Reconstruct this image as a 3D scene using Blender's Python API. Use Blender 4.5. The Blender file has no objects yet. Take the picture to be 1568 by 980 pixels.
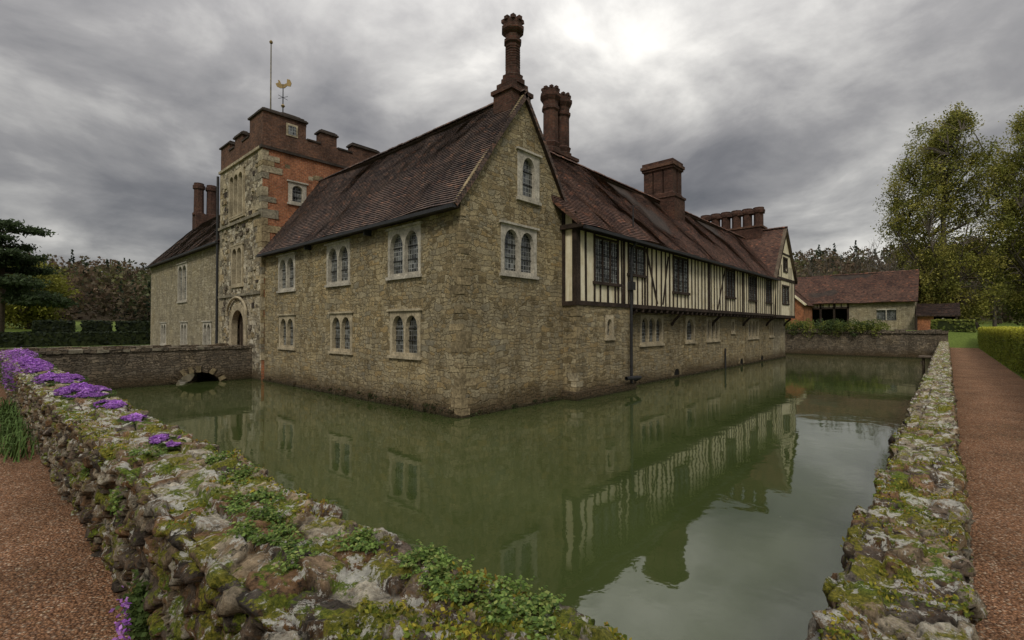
import bpy, math, random
import numpy as np
from mathutils import Vector, noise, kdtree, geometry
random.seed(7); RNG=np.random.default_rng(7)
scene=bpy.context.scene
V=Vector
X=V((1,0,0));Y=V((0,1,0));Z=V((0,0,1))
CAM=V((-9.42,-10.63,2.7))

# ------------------------------------------------------------ node helpers
def N(nt,t,ins=None,**props):
    n=nt.nodes.new(t)
    for k,v in props.items(): setattr(n,k,v)
    if ins:
        for k,v in ins.items():
            s=n.inputs[k]
            if isinstance(v,bpy.types.NodeSocket): nt.links.new(v,s)
            else: s.default_value=v
    return n
def c4(c): return (c[0],c[1],c[2],1.0)
def mixc(nt,f,a,b,blend='MIX'):
    n=N(nt,'ShaderNodeMix',data_type='RGBA',blend_type=blend)
    for i,v in ((0,f),(6,a),(7,b)):
        if isinstance(v,bpy.types.NodeSocket): nt.links.new(v,n.inputs[i])
        elif i==0: n.inputs[0].default_value=v
        else: n.inputs[i].default_value=c4(v)
    return n.outputs[2]
def ramp(nt,f,stops,interp='LINEAR'):
    n=N(nt,'ShaderNodeValToRGB',{0:f}); cr=n.color_ramp; cr.interpolation=interp
    while len(cr.elements)<len(stops): cr.elements.new(0.5)
    for e,(p,c) in zip(cr.elements,stops):
        e.position=p; e.color=c4(c) if not isinstance(c,(int,float)) else (c,c,c,1)
    return n.outputs[0]
def M(nt,op,a,b=0.5,c=None):
    d={0:a,1:b}
    if c is not None: d[2]=c
    return N(nt,'ShaderNodeMath',d,operation=op).outputs[0]
def VM(nt,op,a,b): return N(nt,'ShaderNodeVectorMath',{0:a,1:b},operation=op).outputs[0]
def newmat(name,rough=0.9,spec=0.2):
    m=bpy.data.materials.new(name); m.use_nodes=True; nt=m.node_tree
    b=nt.nodes['Principled BSDF']; b.inputs['Roughness'].default_value=rough
    b.inputs['Specular IOR Level'].default_value=spec
    return m,nt,b
def objco(nt,scale=(1,1,1)):
    tc=N(nt,'ShaderNodeTexCoord')
    return N(nt,'ShaderNodeMapping',{'Vector':tc.outputs['Object'],'Scale':scale}).outputs[0]
def uvco(nt):
    return N(nt,'ShaderNodeTexCoord').outputs['UV']
def noi(nt,vec,scale,detail=4,rough=.55,dist=0):
    return N(nt,'ShaderNodeTexNoise',{'Vector':vec,'Scale':scale,'Detail':detail,'Roughness':rough,'Distortion':dist})
def bump(nt,b,h,strength=.6,dist=.03):
    n=N(nt,'ShaderNodeBump',{'Height':h,'Strength':strength,'Distance':dist})
    nt.links.new(n.outputs[0],b.inputs['Normal'])

def stone_mat(name,cols,mortar,bw=.42,bh=.19,wet=True,contrast=1.0,mix=.7):
    """coursed rubble: two warped block patterns swapped in patches"""
    m,nt,b=newmat(name)
    p=objco(nt); uv=uvco(nt)
    nz=noi(nt,uv,1.3,2); nf=noi(nt,uv,6.0,2); nff=noi(nt,uv,17.,1)
    w=VM(nt,'MULTIPLY',VM(nt,'SUBTRACT',nz.outputs[1],(.5,.5,.5)),(.60,.38,0))
    w2=VM(nt,'MULTIPLY',VM(nt,'SUBTRACT',nf.outputs[1],(.5,.5,.5)),(.17,.125,0))
    w3=VM(nt,'MULTIPLY',VM(nt,'SUBTRACT',nff.outputs[1],(.5,.5,.5)),(.045,.035,0))
    q=VM(nt,'ADD',VM(nt,'ADD',VM(nt,'ADD',uv,w),w2),w3)
    def bk(a,h,off,sh):
        return N(nt,'ShaderNodeTexBrick',{'Vector':VM(nt,'ADD',q,sh),'Color1':(0,0,0,1),'Color2':(1,1,1,1),'Mortar':(.5,.5,.5,1),'Scale':1.0,'Mortar Size':.016,'Mortar Smooth':.8,'Brick Width':a,'Row Height':h,'Bias':0.0},offset=off,squash=.62,squash_frequency=3)
    b1=bk(bw,bh,.43,(0,0,0)); b2=bk(bw*.6,bh*.62,.37,(3.3,1.1,0))
    msk=ramp(nt,noi(nt,uv,1.5,2).outputs[0],[(.50,0.),(.52,1.)])
    rc=mixc(nt,msk,b1.outputs[0],b2.outputs[0]); ed=mixc(nt,msk,b1.outputs[1],b2.outputs[1])
    n=len(cols)
    col=ramp(nt,rc,[((i+.5)/n,c) for i,c in enumerate(cols)])
    fine=noi(nt,p,13,6,.72)
    col=mixc(nt,mix,col,ramp(nt,fine.outputs[0],[(.28,.38),(.7,1.5)]),'MULTIPLY')
    col=mixc(nt,M(nt,'MULTIPLY',ed,.7),col,mortar)
    big=noi(nt,p,.5,5,.62)
    bg=ramp(nt,big.outputs[0],[(.3,(.72,.71,.70)),(.5,(1,1,1)),(.72,(1.18,1.12,.98))])
    col=mixc(nt,.85,col,bg,'MULTIPLY')
    ps=objco(nt,(2.2,2.2,.3)); st=noi(nt,ps,1.3,4,.6)
    col=mixc(nt,.6,col,ramp(nt,st.outputs[0],[(.36,(.58,.57,.55)),(.52,(1,1,1))]),'MULTIPLY')
    li=noi(nt,p,5.5,6,.8)
    col=mixc(nt,ramp(nt,li.outputs[0],[(.58,0.),(.70,.6)]),col,(.46,.42,.32))
    col=mixc(nt,ramp(nt,li.outputs[0],[(.31,.8),(.42,0.)]),col,(.085,.072,.05))
    if wet:
        z=N(nt,'ShaderNodeSeparateXYZ',{0:p}).outputs[2]
        zz=M(nt,'ADD',z,M(nt,'MULTIPLY',big.outputs[0],-1.2))
        wf=ramp(nt,M(nt,'ADD',zz,.5),[(.10,1.),(.66,0.)])
        col=mixc(nt,M(nt,'MULTIPLY',wf,.85),col,mixc(nt,ramp(nt,fine.outputs[0],[(.42,0.),(.6,1.)]),(.045,.036,.018),(.13,.085,.045)))
        wl=ramp(nt,z,[(.0,1.),(.15,0.)])
        col=mixc(nt,M(nt,'MULTIPLY',wl,.85),col,(.028,.028,.012))
    nt.links.new(col,b.inputs['Base Color'])
    h=M(nt,'ADD',M(nt,'MULTIPLY',ed,-1.),M(nt,'MULTIPLY',fine.outputs[0],1.1))
    h=M(nt,'ADD',h,M(nt,'MULTIPLY',rc,.6))
    bump(nt,b,h,1.,.04)
    return m
MAT={}
TAN=[(.21,.165,.09),(.33,.26,.145),(.42,.345,.205),(.30,.255,.165),(.46,.39,.25),(.36,.265,.13),(.27,.24,.17),(.39,.32,.19)]
MAT['stone']=stone_mat('ragstone',TAN,(.225,.18,.105))
MAT['stonepale']=stone_mat('ragstone_pale',[(.31,.265,.175),(.43,.375,.26),(.35,.30,.20),(.48,.425,.31),(.27,.23,.155)],(.30,.26,.175))
MAT['stonetower']=stone_mat('tower_stone',[(.15,.125,.09),(.44,.38,.27),(.60,.54,.41),(.13,.11,.08),(.42,.34,.21),(.60,.55,.43)],(.30,.26,.18),bw=.46,bh=.23)
MAT['stonedark']=stone_mat('moat_stone',[(.13,.105,.075),(.24,.19,.135),(.10,.085,.065),(.30,.245,.175),(.18,.15,.115)],(.07,.057,.043),bw=.32,bh=.13)

def plain(name,col,var=.25,sc=8,rough=.85,spec=.2,bs=.4,bd=.01,metal=0):
    m,nt,b=newmat(name,rough,spec); p=objco(nt)
    n=noi(nt,p,sc,6,.65); n2=noi(nt,p,sc*.15,3)
    f=ramp(nt,n.outputs[0],[(.25,1-var*1.5),(.75,1+var)])
    c=mixc(nt,1.0,col,f,'MULTIPLY')
    f2=ramp(nt,n2.outputs[0],[(.3,1-var),(.7,1+var*.6)])
    c=mixc(nt,1.0,c,f2,'MULTIPLY')
    nt.links.new(c,b.inputs['Base Color']); bump(nt,b,n.outputs[0],bs,bd)
    b.inputs['Metallic'].default_value=metal
    return m
MAT['ash_pale']=plain('ashlar_pale',(.45,.385,.26),.48,9,bs=1.,bd=.04)
MAT['ash_tan']=plain('ashlar_tan',(.36,.285,.165),.48,9,bs=1.,bd=.04)
MAT['ash_dk']=plain('ashlar_dark',(.27,.215,.125),.45,9,bs=1.,bd=.04)
MAT['ash_grey']=plain('ashlar_grey',(.27,.24,.175),.45,9,bs=1.,bd=.04)
MAT['frame']=plain('window_stone',(.50,.46,.38),.34,12)
MAT['frame_tan']=plain('window_stone_tan',(.46,.39,.265),.36,12)
MAT['timber']=plain('dark_timber',(.048,.033,.024),.5,14,.75,.25)
MAT['iron']=plain('dark_iron',(.03,.03,.032),.3,20,.5,.4)
MAT['gold']=plain('gilt_metal',(.30,.21,.08),.3,20,.5,.5,metal=.5)
MAT['wood']=plain('weathered_oak',(.13,.10,.07),.4,10)
MAT['dark']=plain('dark_interior',(.012,.011,.010),.2,5)
MAT['lead']=plain('lead_grey',(.14,.15,.15),.3,6,.6)
MAT['coping']=plain('dark_coping',(.065,.052,.042),.4,10)

def plaster():
    m,nt,b=newmat('lime_plaster',.9,.1); p=objco(nt)
    n=noi(nt,p,3,6,.65); ps=objco(nt,(5,5,.5)); s=noi(nt,ps,1.5,5)
    c=ramp(nt,n.outputs[0],[(.3,(.70,.62,.43)),(.6,(.86,.79,.60))])
    c=mixc(nt,.7,c,ramp(nt,s.outputs[0],[(.35,(.70,.65,.54)),(.6,(1,1,1))]),'MULTIPLY')
    nt.links.new(c,b.inputs['Base Color']); bump(nt,b,n.outputs[0],.3,.01); return m
MAT['plaster']=plaster()
def brick(name,c1,c2,mort,w=.22,h=.072,ms=.010,var=1.0):
    m,nt,b=newmat(name,.9,.15); uv=uvco(nt)
    br=N(nt,'ShaderNodeTexBrick',{'Vector':uv,'Color1':c4(c1),'Color2':c4(c2),'Mortar':c4(mort),'Scale':1.0,'Mortar Size':ms,'Brick Width':w,'Row Height':h,'Mortar Smooth':.3,'Bias':0.0})
    p=objco(nt); n=noi(nt,p,1.2,5,.65); n2=noi(nt,p,9,5,.6)
    c=mixc(nt,.9*var,br.outputs[0],ramp(nt,n.outputs[0],[(.3,(.45,.45,.45)),(.55,(1,1,1)),(.72,(1.35,1.22,1.05))]),'MULTIPLY')
    c=mixc(nt,.9,c,ramp(nt,n2.outputs[0],[(.3,.55),(.7,1.35)]),'MULTIPLY')
    l=noi(nt,p,4.5,6,.75); c=mixc(nt,ramp(nt,l.outputs[0],[(.62,0.),(.72,.45)]),c,(.25,.23,.17))
    nt.links.new(c,b.inputs['Base Color'])
    h_=M(nt,'ADD',M(nt,'MULTIPLY',br.outputs[1],-1.),M(nt,'MULTIPLY',n2.outputs[0],.5)); bump(nt,b,h_,.6,.012)
    return m
MAT['brick']=brick('red_brick',(.44,.16,.07),(.31,.105,.055),(.36,.25,.16))
MAT['brickdark']=brick('sooty_brick',(.18,.09,.055),(.11,.062,.045),(.14,.10,.08))
MAT['brickchim']=brick('chimney_brick',(.115,.053,.038),(.066,.036,.028),(.09,.07,.055))
def tiles(name,c1,c2,lich):
    m,nt,b=newmat(name,.85,.2); uv=uvco(nt)
    br=N(nt,'ShaderNodeTexBrick',{'Vector':uv,'Color1':c4(c1),'Color2':c4(c2),'Mortar':c4([x*.25 for x in c1]),'Scale':1.0,'Mortar Size':.007,'Brick Width':.18,'Row Height':.115,'Mortar Smooth':.4,'Bias':-.1})
    p=objco(nt); n=noi(nt,p,.8,6,.65); n2=noi(nt,p,6,6,.7)
    wn=N(nt,'ShaderNodeTexVoronoi',{'Vector':VM(nt,'MULTIPLY',uv,(5.55,8.7,1)),'Scale':1.0,'Randomness':.25})
    vr=N(nt,'ShaderNodeSeparateColor',{0:wn.outputs[1]}).outputs[0]
    c=mixc(nt,.9,br.outputs[0],ramp(nt,vr,[(0,(.45,.45,.5)),(.5,(1,1,1)),(.92,(1.3,1.14,1.05)),(1,(2.5,1.8,1.4))]),'MULTIPLY')
    c=mixc(nt,.9,c,ramp(nt,n.outputs[0],[(.3,(.55,.55,.60)),(.6,(1.1,1.08,1.05)),(.75,(1.4,1.25,1.1))]),'MULTIPLY')
    c=mixc(nt,ramp(nt,n2.outputs[0],[(.56,0.),(.75,.55)]),c,lich)
    nt.links.new(c,b.inputs['Base Color'])
    bump(nt,b,M(nt,'ADD',M(nt,'MULTIPLY',br.outputs[1],-1.),vr),.7,.02); return m
MAT['tile']=tiles('roof_tiles_brown',(.160,.115,.096),(.100,.080,.073),(.17,.15,.11))
MAT['tilered']=tiles('roof_tiles_red',(.20,.118,.088),(.128,.084,.070),(.19,.15,.105))
def glass():
    m,nt,b=newmat('leaded_glass',.08,.9); uv=uvco(nt)
    br=N(nt,'ShaderNodeTexBrick',{'Vector':uv,'Color1':(.015,.018,.018,1),'Color2':(.19,.20,.19,1),'Mortar':(.24,.245,.235,1),'Scale':1.0,'Mortar Size':.011,'Brick Width':.13,'Row Height':.16,'Mortar Smooth':.1,'Bias':-.25},offset=0.0)  # paler pane tone puts reflected light into the base colour
    p=objco(nt); pn=noi(nt,p,1.1,3).outputs[0]
    c=mixc(nt,1.,br.outputs[0],ramp(nt,pn,[(.35,.45),(.65,1.5)]),'MULTIPLY')
    nt.links.new(c,b.inputs['Base Color'])
    nt.links.new(M(nt,'MULTIPLY_ADD',br.outputs[1],.5,.07),b.inputs['Roughness'])
    n=noi(nt,uv,7,2); bump(nt,b,n.outputs[0],.6,.05); return m
MAT['glass']=glass()
def rubblemat():
    m,nt,b=newmat('lichened_rubble',.92,.15)
    at=N(nt,'ShaderNodeAttribute',attribute_name='Col').outputs[0]
    p=objco(nt); ge=N(nt,'ShaderNodeNewGeometry')
    nzz=N(nt,'ShaderNodeSeparateXYZ',{0:ge.outputs['Normal']}).outputs[2]
    up=M(nt,'MAXIMUM',nzz,0.)
    f1=noi(nt,p,42,8,.78); f2=noi(nt,p,11,6,.72)
    c=mixc(nt,1.,at,ramp(nt,f1.outputs[0],[(.3,.35),(.7,1.8)]),'MULTIPLY')
    c=mixc(nt,1.,c,ramp(nt,f2.outputs[0],[(.32,.5),(.68,1.5)]),'MULTIPLY')
    o=noi(nt,p,6.5,5,.75,.6); c=mixc(nt,ramp(nt,o.outputs[0],[(.49,0.),(.61,.65)]),c,(.19,.095,.03))
    k=noi(nt,p,15,6,.8); c=mixc(nt,ramp(nt,k.outputs[0],[(.37,.92),(.46,0.)]),c,(.020,.017,.014))
    mo=M(nt,'ADD',noi(nt,p,4.6,7,.76).outputs[0],M(nt,'MULTIPLY',up,.085))
    mf=ramp(nt,mo,[(.572,0.),(.605,.95)])
    mc=ramp(nt,noi(nt,p,60,5,.78).outputs[0],[(.32,(.030,.036,.008)),(.48,(.15,.15,.020)),(.66,(.38,.32,.045))])
    mg=ramp(nt,noi(nt,p,2.1,3,.6).outputs[0],[(.45,(1,1,1)),(.6,(.62,.95,.8))])
    c=mixc(nt,mf,c,mixc(nt,1.,mc,mg,'MULTIPLY'))
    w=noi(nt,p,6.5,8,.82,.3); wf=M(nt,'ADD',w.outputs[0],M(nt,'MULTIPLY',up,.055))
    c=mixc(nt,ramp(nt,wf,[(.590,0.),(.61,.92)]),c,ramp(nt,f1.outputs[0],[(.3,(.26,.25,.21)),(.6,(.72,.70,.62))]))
    nt.links.new(c,b.inputs['Base Color'])
    h=M(nt,'ADD',M(nt,'MULTIPLY',f1.outputs[0],1.1),M(nt,'MULTIPLY',f2.outputs[0],1.6))
    bump(nt,b,h,1.,.028); return m
MAT['rubble']=rubblemat()
def gravel():
    m,nt,b=newmat('gravel',.95,.15); p=objco(nt)
    vo=N(nt,'ShaderNodeTexVoronoi',{'Vector':p,'Scale':62.,'Randomness':1.})
    r=N(nt,'ShaderNodeSeparateColor',{0:vo.outputs[1]}).outputs[0]
    c=ramp(nt,r,[(0,(.17,.085,.045)),(.3,(.33,.175,.095)),(.6,(.44,.25,.145)),(.85,(.26,.16,.11)),(.95,(.58,.44,.32))])
    c=mixc(nt,1.,c,ramp(nt,vo.outputs[0],[(.1,1.12),(.65,.42)]),'MULTIPLY')
    n=noi(nt,p,1.1,6,.65); c=mixc(nt,.95,c,ramp(nt,n.outputs[0],[(.3,(.6,.58,.52)),(.7,(1.2,1.12,1.05))]),'MULTIPLY')
    g=noi(nt,p,3.3,6,.7); c=mixc(nt,ramp(nt,g.outputs[0],[(.62,0.),(.72,.5)]),c,(.10,.11,.04))
    nt.links.new(c,b.inputs['Base Color']); bump(nt,b,M(nt,'MULTIPLY',vo.outputs[0],-1.),1.,.016); return m
MAT['gravel']=gravel()
def grass():
    m,nt,b=newmat('grass',.95,.1); p=objco(nt)
    n=noi(nt,p,.12,5,.6); n2=noi(nt,p,9,5,.7)
    c=ramp(nt,n.outputs[0],[(.3,(.075,.11,.022)),(.6,(.12,.16,.035)),(.75,(.15,.16,.05))])
    c=mixc(nt,1.,c,ramp(nt,n2.outputs[0],[(.3,.6),(.7,1.3)]),'MULTIPLY')
    z=N(nt,'ShaderNodeSeparateXYZ',{0:p}).outputs[2]
    fl=ramp(nt,M(nt,'DIVIDE',M(nt,'ADD',z,M(nt,'MULTIPLY',n.outputs[0],1.)),10.),[(.40,0.),(.46,1.)])
    c=mixc(nt,fl,c,(.055,.042,.026))
    nt.links.new(c,b.inputs['Base Color']); bump(nt,b,n2.outputs[0],.6,.05); return m
MAT['grass']=grass()
def water():
    m,nt,b=newmat('moat_water',.03,.5); p=objco(nt)
    n=noi(nt,p,.35,4,.55); c=ramp(nt,n.outputs[0],[(.3,(.034,.048,.013)),(.7,(.056,.072,.024))])
    # fine floating specks and pollen
    sp_=N(nt,'ShaderNodeTexVoronoi',{'Vector':p,'Scale':3.2,'Randomness':1.}).outputs[0]
    c=mixc(nt,ramp(nt,sp_,[(.020,.8),(.028,0.)]),c,(.34,.28,.16))
    nt.links.new(c,b.inputs['Base Color'])
    b.inputs['IOR'].default_value=1.72
    w1=noi(nt,p,.9,2,.5,.3); w2=noi(nt,p,7,2,.5,.2)
    h=M(nt,'ADD',w1.outputs[0],M(nt,'MULTIPLY',w2.outputs[0],.12)); bump(nt,b,h,.13,.05)
    return m
MAT['water']=water()
def leafmat(name='leaves',rough=.7,tr=.35):
    m=bpy.data.materials.new(name); m.use_nodes=True; nt=m.node_tree
    b=nt.nodes['Principled BSDF']; b.inputs['Roughness'].default_value=rough; b.inputs['Specular IOR Level'].default_value=.2
    at=N(nt,'ShaderNodeAttribute',attribute_name='Col').outputs[0]
    nt.links.new(at,b.inputs['Base Color'])
    t=N(nt,'ShaderNodeBsdfTranslucent',{0:at}); mx=N(nt,'ShaderNodeMixShader',{0:tr,1:b.outputs[0],2:t.outputs[0]})
    nt.links.new(mx.outputs[0],nt.nodes['Material Output'].inputs[0]); return m
MAT['leaf']=leafmat()
MAT['bark']=plain('bark',(.10,.075,.055),.4,10)
MAT['barkgrey']=plain('bark_grey',(.13,.11,.09),.4,10)

# ------------------------------------------------------------ mesh helpers
def link(o,parent=None):
    scene.collection.objects.link(o)
    if parent: o.parent=parent
    return o
def empty(name):
    o=bpy.data.objects.new(name,None); return link(o)
class MB:
    def __init__(s): s.v=[];s.f=[];s.m=[];s.uv=[]
    def add(s,vs,fs,mat,uvs=None):
        o=len(s.v); s.v+= [tuple(a) for a in vs]
        for f in fs:
            s.f.append(tuple(i+o for i in f)); s.m.append(mat)
            s.uv.append(None if uvs is None else [uvs[i] for i in f])
    def build(s,name,parent=None,smooth=False):
        me=bpy.data.meshes.new(name); me.from_pydata(s.v,[],s.f)
        names=[]
        for k in s.m:
            if k not in names: names.append(k)
        for k in names: me.materials.append(MAT[k])
        me.polygons.foreach_set('material_index',[names.index(k) for k in s.m])
        uvl=me.uv_layers.new(name='UVMap'); buf=[]
        for p,uv in zip(me.polygons,s.uv):
            if uv is not None:
                for a in uv: buf+=[a[0],a[1]]
            else:
                n=p.normal
                for vi in p.vertices:
                    c=me.vertices[vi].co
                    if abs(n.z)>.75: buf+=[c.x,c.y]
                    elif abs(n.x)>abs(n.y): buf+=[c.y,c.z]
                    else: buf+=[c.x,c.z]
        uvl.data.foreach_set('uv',buf)
        if smooth: me.polygons.foreach_set('use_smooth',[True]*len(me.polygons))
        me.update()
        return link(bpy.data.objects.new(name,me),parent)
def box(mb,x0,x1,y0,y1,z0,z1,mat,j=0):
    vs=[V((x,y,z)) for x in (x0,x1) for y in (y0,y1) for z in (z0,z1)]
    if j: vs=[v+V((random.uniform(-j,j),random.uniform(-j,j),random.uniform(-j,j))) for v in vs]
    mb.add(vs,[(0,1,3,2),(4,6,7,5),(0,4,5,1),(2,3,7,6),(0,2,6,4),(1,5,7,3)],mat)
def plate(mb,O,U,Nn,outline,holes,depth,mat,sides=False,back=False):
    O=V(O); loops=[outline]+list(holes)
    tris=geometry.tessellate_polygon([[V((a,b,0)) for a,b in l] for l in loops])
    flat=[p for l in loops for p in l]
    fr=[O+U*a+Z*b for a,b in flat]; bk=[p-Nn*depth for p in fr]
    fs=[]
    for t in tris:
        a,b,c=[fr[i] for i in t]
        fs.append(tuple(t) if (b-a).cross(c-a).dot(Nn)>0 else tuple(reversed(t)))
    n=len(fr); vs=fr+bk
    if back: fs+= [tuple(i+n for i in reversed(f)) for f in list(fs)]
    o=0
    for li,l in enumerate(loops):
        k=len(l)
        if depth>0 and (li>0 or sides):
            for i in range(k):
                a=o+i;b=o+(i+1)%k; fs.append((a,b,b+n,a+n))
        o+=k
    mb.add(vs,fs,mat)
def rect(a,b,c,d): return [(a,c),(b,c),(b,d),(a,d)]
def archpoly(x0,x1,z0,z1,rise,k=6):
    w=x1-x0; cx=(x0+x1)/2; pts=[(x0,z0),(x1,z0),(x1,z1-rise)]
    for i in range(1,k):
        t=i/k; pts.append((x1-(w/2)*(1-math.cos(t*math.pi/2)),z1-rise+rise*math.sin(t*math.pi/2)**.85))
    pts.append((cx,z1))
    for i in range(k-1,0,-1):
        t=i/k; pts.append((x0+(w/2)*(1-math.cos(t*math.pi/2)),z1-rise+rise*math.sin(t*math.pi/2)**.85))
    pts.append((x0,z1-rise)); return pts
def beam(mb,p0,p1,w,Nn,d,mat):
    p0=V(p0);p1=V(p1); t=(p1-p0).normalized(); s=t.cross(Nn).normalized()*w/2
    a=[p0-s,p0+s,p1+s,p1-s]; vs=[p+Nn*d for p in a]+[p-Nn*.05 for p in a]
    mb.add(vs,[(0,1,2,3),(4,7,6,5),(0,4,5,1),(1,5,6,2),(2,6,7,3),(3,7,4,0)],mat)
def win(mb,O,U,Nn,uc,z0,w,h,n,fm='frame',fr=.15,proud=.03,hood=True,rise=.6,mul=.11,top=.15):
    O=V(O); il=uc-w/2+fr; ir=uc+w/2-fr; lw=((ir-il)-(n-1)*mul)/n
    holes=[]
    for i in range(n):
        a=il+i*(lw+mul); holes.append(archpoly(a,a+lw,z0+.1,z0+h-top,lw*rise))
    plate(mb,O+Nn*proud,U,Nn,rect(uc-w/2,uc+w/2,z0,z0+h),holes,.2,fm,sides=True)
    g=O-Nn*.13
    plate(mb,g,U,Nn,rect(il-.02,ir+.02,z0+.05,z0+h-.05),[],0,'glass')
    for i in range(n):
        a=il+i*(lw+mul)
        for q in (.33,.66):
            zz=z0+.1+(h-top-.1)*q
            beam(mb,g+Nn*.02+U*a+Z*zz,g+Nn*.02+U*(a+lw)+Z*zz,.022,Nn,.012,'iron')
    def bx(ua,ub,za,zb,d,m):
        c=[O+U*ua+Z*za,O+U*ub+Z*za,O+U*ub+Z*zb,O+U*ua+Z*zb]
        vs=[p+Nn*d for p in c]+[p-Nn*.05 for p in c]
        mb.add(vs,[(0,1,2,3),(4,7,6,5),(0,4,5,1),(1,5,6,2),(2,6,7,3),(3,7,4,0)],m)
    bx(uc-w/2-.06,uc+w/2+.06,z0-.10,z0+.0,.085,fm)
    if hood:
        bx(uc-w/2-.08,uc+w/2+.08,z0+h,z0+h+.07,.10,fm)
    return rect(uc-w/2+.03,uc+w/2-.03,z0+.03,z0+h-.03)
def roof(mb,e0,e1,r0,r1,mat,th=.14,rowh=.115,seed=0,sag=.05):
    e0,e1,r0,r1=map(V,(e0,e1,r0,r1)); L=(e1-e0).length; S=(r0-e0).length
    nr=max(3,int(S/rowh)); nc=max(2,int(L/.5)); nn=(e1-e0).cross(r0-e0).normalized()
    if nn.z<0: nn=-nn
    rows=[]
    for i in range(nr):
        rows.append((i/nr,.032)); rows.append(((i+1)/nr,0.))
    vs=[];uv=[]
    def pt(u,v,off):
        p=(e0*(1-u)+e1*u)*(1-v)+(r0*(1-u)+r1*u)*v
        d=noise.noise(V((p.x*.35+seed,p.y*.35,p.z*.3)))*sag+noise.noise(V((p.x*1.7,p.y*1.7+seed,p.z)))*.025
        return p+nn*(d+off)-Z*sag*1.2*math.sin(math.pi*u)*v
    for (v,off) in rows:
        for j in range(nc+1):
            u=j/nc; vs.append(pt(u,v,off)); uv.append((u*L+seed,v*nr*rowh))
    W=nc+1; fs=[]
    for i in range(len(rows)-1):
        for j in range(nc):
            a=i*W+j; fs.append((a,a+1,a+1+W,a+W))
    mb.add(vs,fs,mat,uv)
    n_=20
    for (ua,va,ub,vb) in ((0,0,1,0),(0,1,1,1),(0,0,0,1),(1,0,1,1)):
        t=[]
        for k in range(n_+1):
            q=k/n_; p=pt(ua+(ub-ua)*q,va+(vb-va)*q,.02); t+= [p,p-nn*th]
        mb.add(t,[(2*k,2*k+2,2*k+3,2*k+1) for k in range(n_)],mat)
    mb.add([p-nn*th*.8 for p in (e0,e1,r1,r0)],[(0,1,2,3)],'timber')
def ridge(mb,a,b,mat,r=.13):
    a=V(a);b=V(b); n=int((b-a).length/.35); d=(b-a)/n; s=d.cross(Z).normalized()
    for i in range(n):
        p=a+d*i; q=p+d*.93; o=random.uniform(-.012,.012)
        vs=[]
        for P in (p,q):
            for k in range(5):
                an=math.pi*k/4; vs.append(P+s*math.cos(an)*r+Z*(math.sin(an)*r*.8+o-.03))
        mb.add(vs,[(k,k+1,k+6,k+5) for k in range(4)]+[(0,1,2,3,4),(9,8,7,6,5)],mat)
def lathe(mb,cx,cy,prof,mat,sides=8,rot=.3927):
    vs=[]
    for z,r in prof:
        for k in range(sides):
            a=rot+2*math.pi*k/sides; vs.append((cx+r*math.cos(a),cy+r*math.sin(a),z))
    fs=[]
    for i in range(len(prof)-1):
        for k in range(sides):
            a=i*sides+k;b=i*sides+(k+1)%sides; fs.append((a,b,b+sides,a+sides))
    n=len(prof)-1; fs.append(tuple(n*sides+k for k in range(sides)))
    mb.add(vs,fs,mat)
def tube(mb,pts,rad,mat,sides=6):
    pts=[V(p) for p in pts]; vs=[]
    for i,p in enumerate(pts):
        d=(pts[min(i+1,len(pts)-1)]-pts[max(i-1,0)]).normalized()
        a=d.cross(V((.31,.95,.05)))
        if a.length<.05: a=d.cross(X)
        a.normalize(); b=d.cross(a)
        for k in range(sides):
            t=2*math.pi*k/sides; vs.append(p+(a*math.cos(t)+b*math.sin(t))*rad[i])
    fs=[(i*sides+k,i*sides+(k+1)%sides,(i+1)*sides+(k+1)%sides,(i+1)*sides+k) for i in range(len(pts)-1) for k in range(sides)]
    mb.add(vs,fs,mat)
def npmesh(name,co,faces,col,matkey,parent=None,smooth=False):
    nv=len(co); nf=len(faces); me=bpy.data.meshes.new(name)
    me.vertices.add(nv); me.vertices.foreach_set('co',np.asarray(co,dtype=np.float32).ravel())
    me.loops.add(nf*4); me.loops.foreach_set('vertex_index',np.asarray(faces,dtype=np.int32).ravel())
    me.polygons.add(nf); me.polygons.foreach_set('loop_start',np.arange(nf,dtype=np.int32)*4)
    try: me.polygons.foreach_set('loop_total',np.full(nf,4,dtype=np.int32))
    except Exception: pass
    me.update(calc_edges=True); me.validate()
    at=me.color_attributes.new('Col','FLOAT_COLOR','POINT')
    c=np.ones((nv,4),dtype=np.float32); c[:,:3]=col; at.data.foreach_set('color',c.ravel())
    if smooth: me.polygons.foreach_set('use_smooth',np.ones(nf,dtype=bool))
    me.materials.append(MAT[matkey]); me.update()
    return link(bpy.data.objects.new(name,me),parent)
def leaves(name,C,size,col,parent=None,aspect=1.5,nrm=None,rng=RNG):
    n=len(C); a=rng.normal(size=(n,3))
    if nrm is not None: a=a-nrm*(np.sum(a*nrm,axis=1,keepdims=True))*.75
    a/=np.linalg.norm(a,axis=1,keepdims=True)+1e-9
    r=rng.normal(size=(n,3)) if nrm is None else nrm+rng.normal(size=(n,3))*.45
    b=np.cross(a,r); b/=np.linalg.norm(b,axis=1,keepdims=True)+1e-9
    s=np.asarray(size).reshape(-1,1)*.5
    v=np.stack([C+a*s*aspect,C+b*s,C-a*s*aspect,C-b*s],axis=1).reshape(-1,3)
    f=np.arange(n*4).reshape(-1,4)
    return npmesh(name,v,f,np.repeat(col,4,axis=0),'leaf',parent)
def ss(a,b,x):
    t=np.clip((np.asarray(x,dtype=float)-a)/(b-a),0,1); return t*t*(3-2*t)

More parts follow.
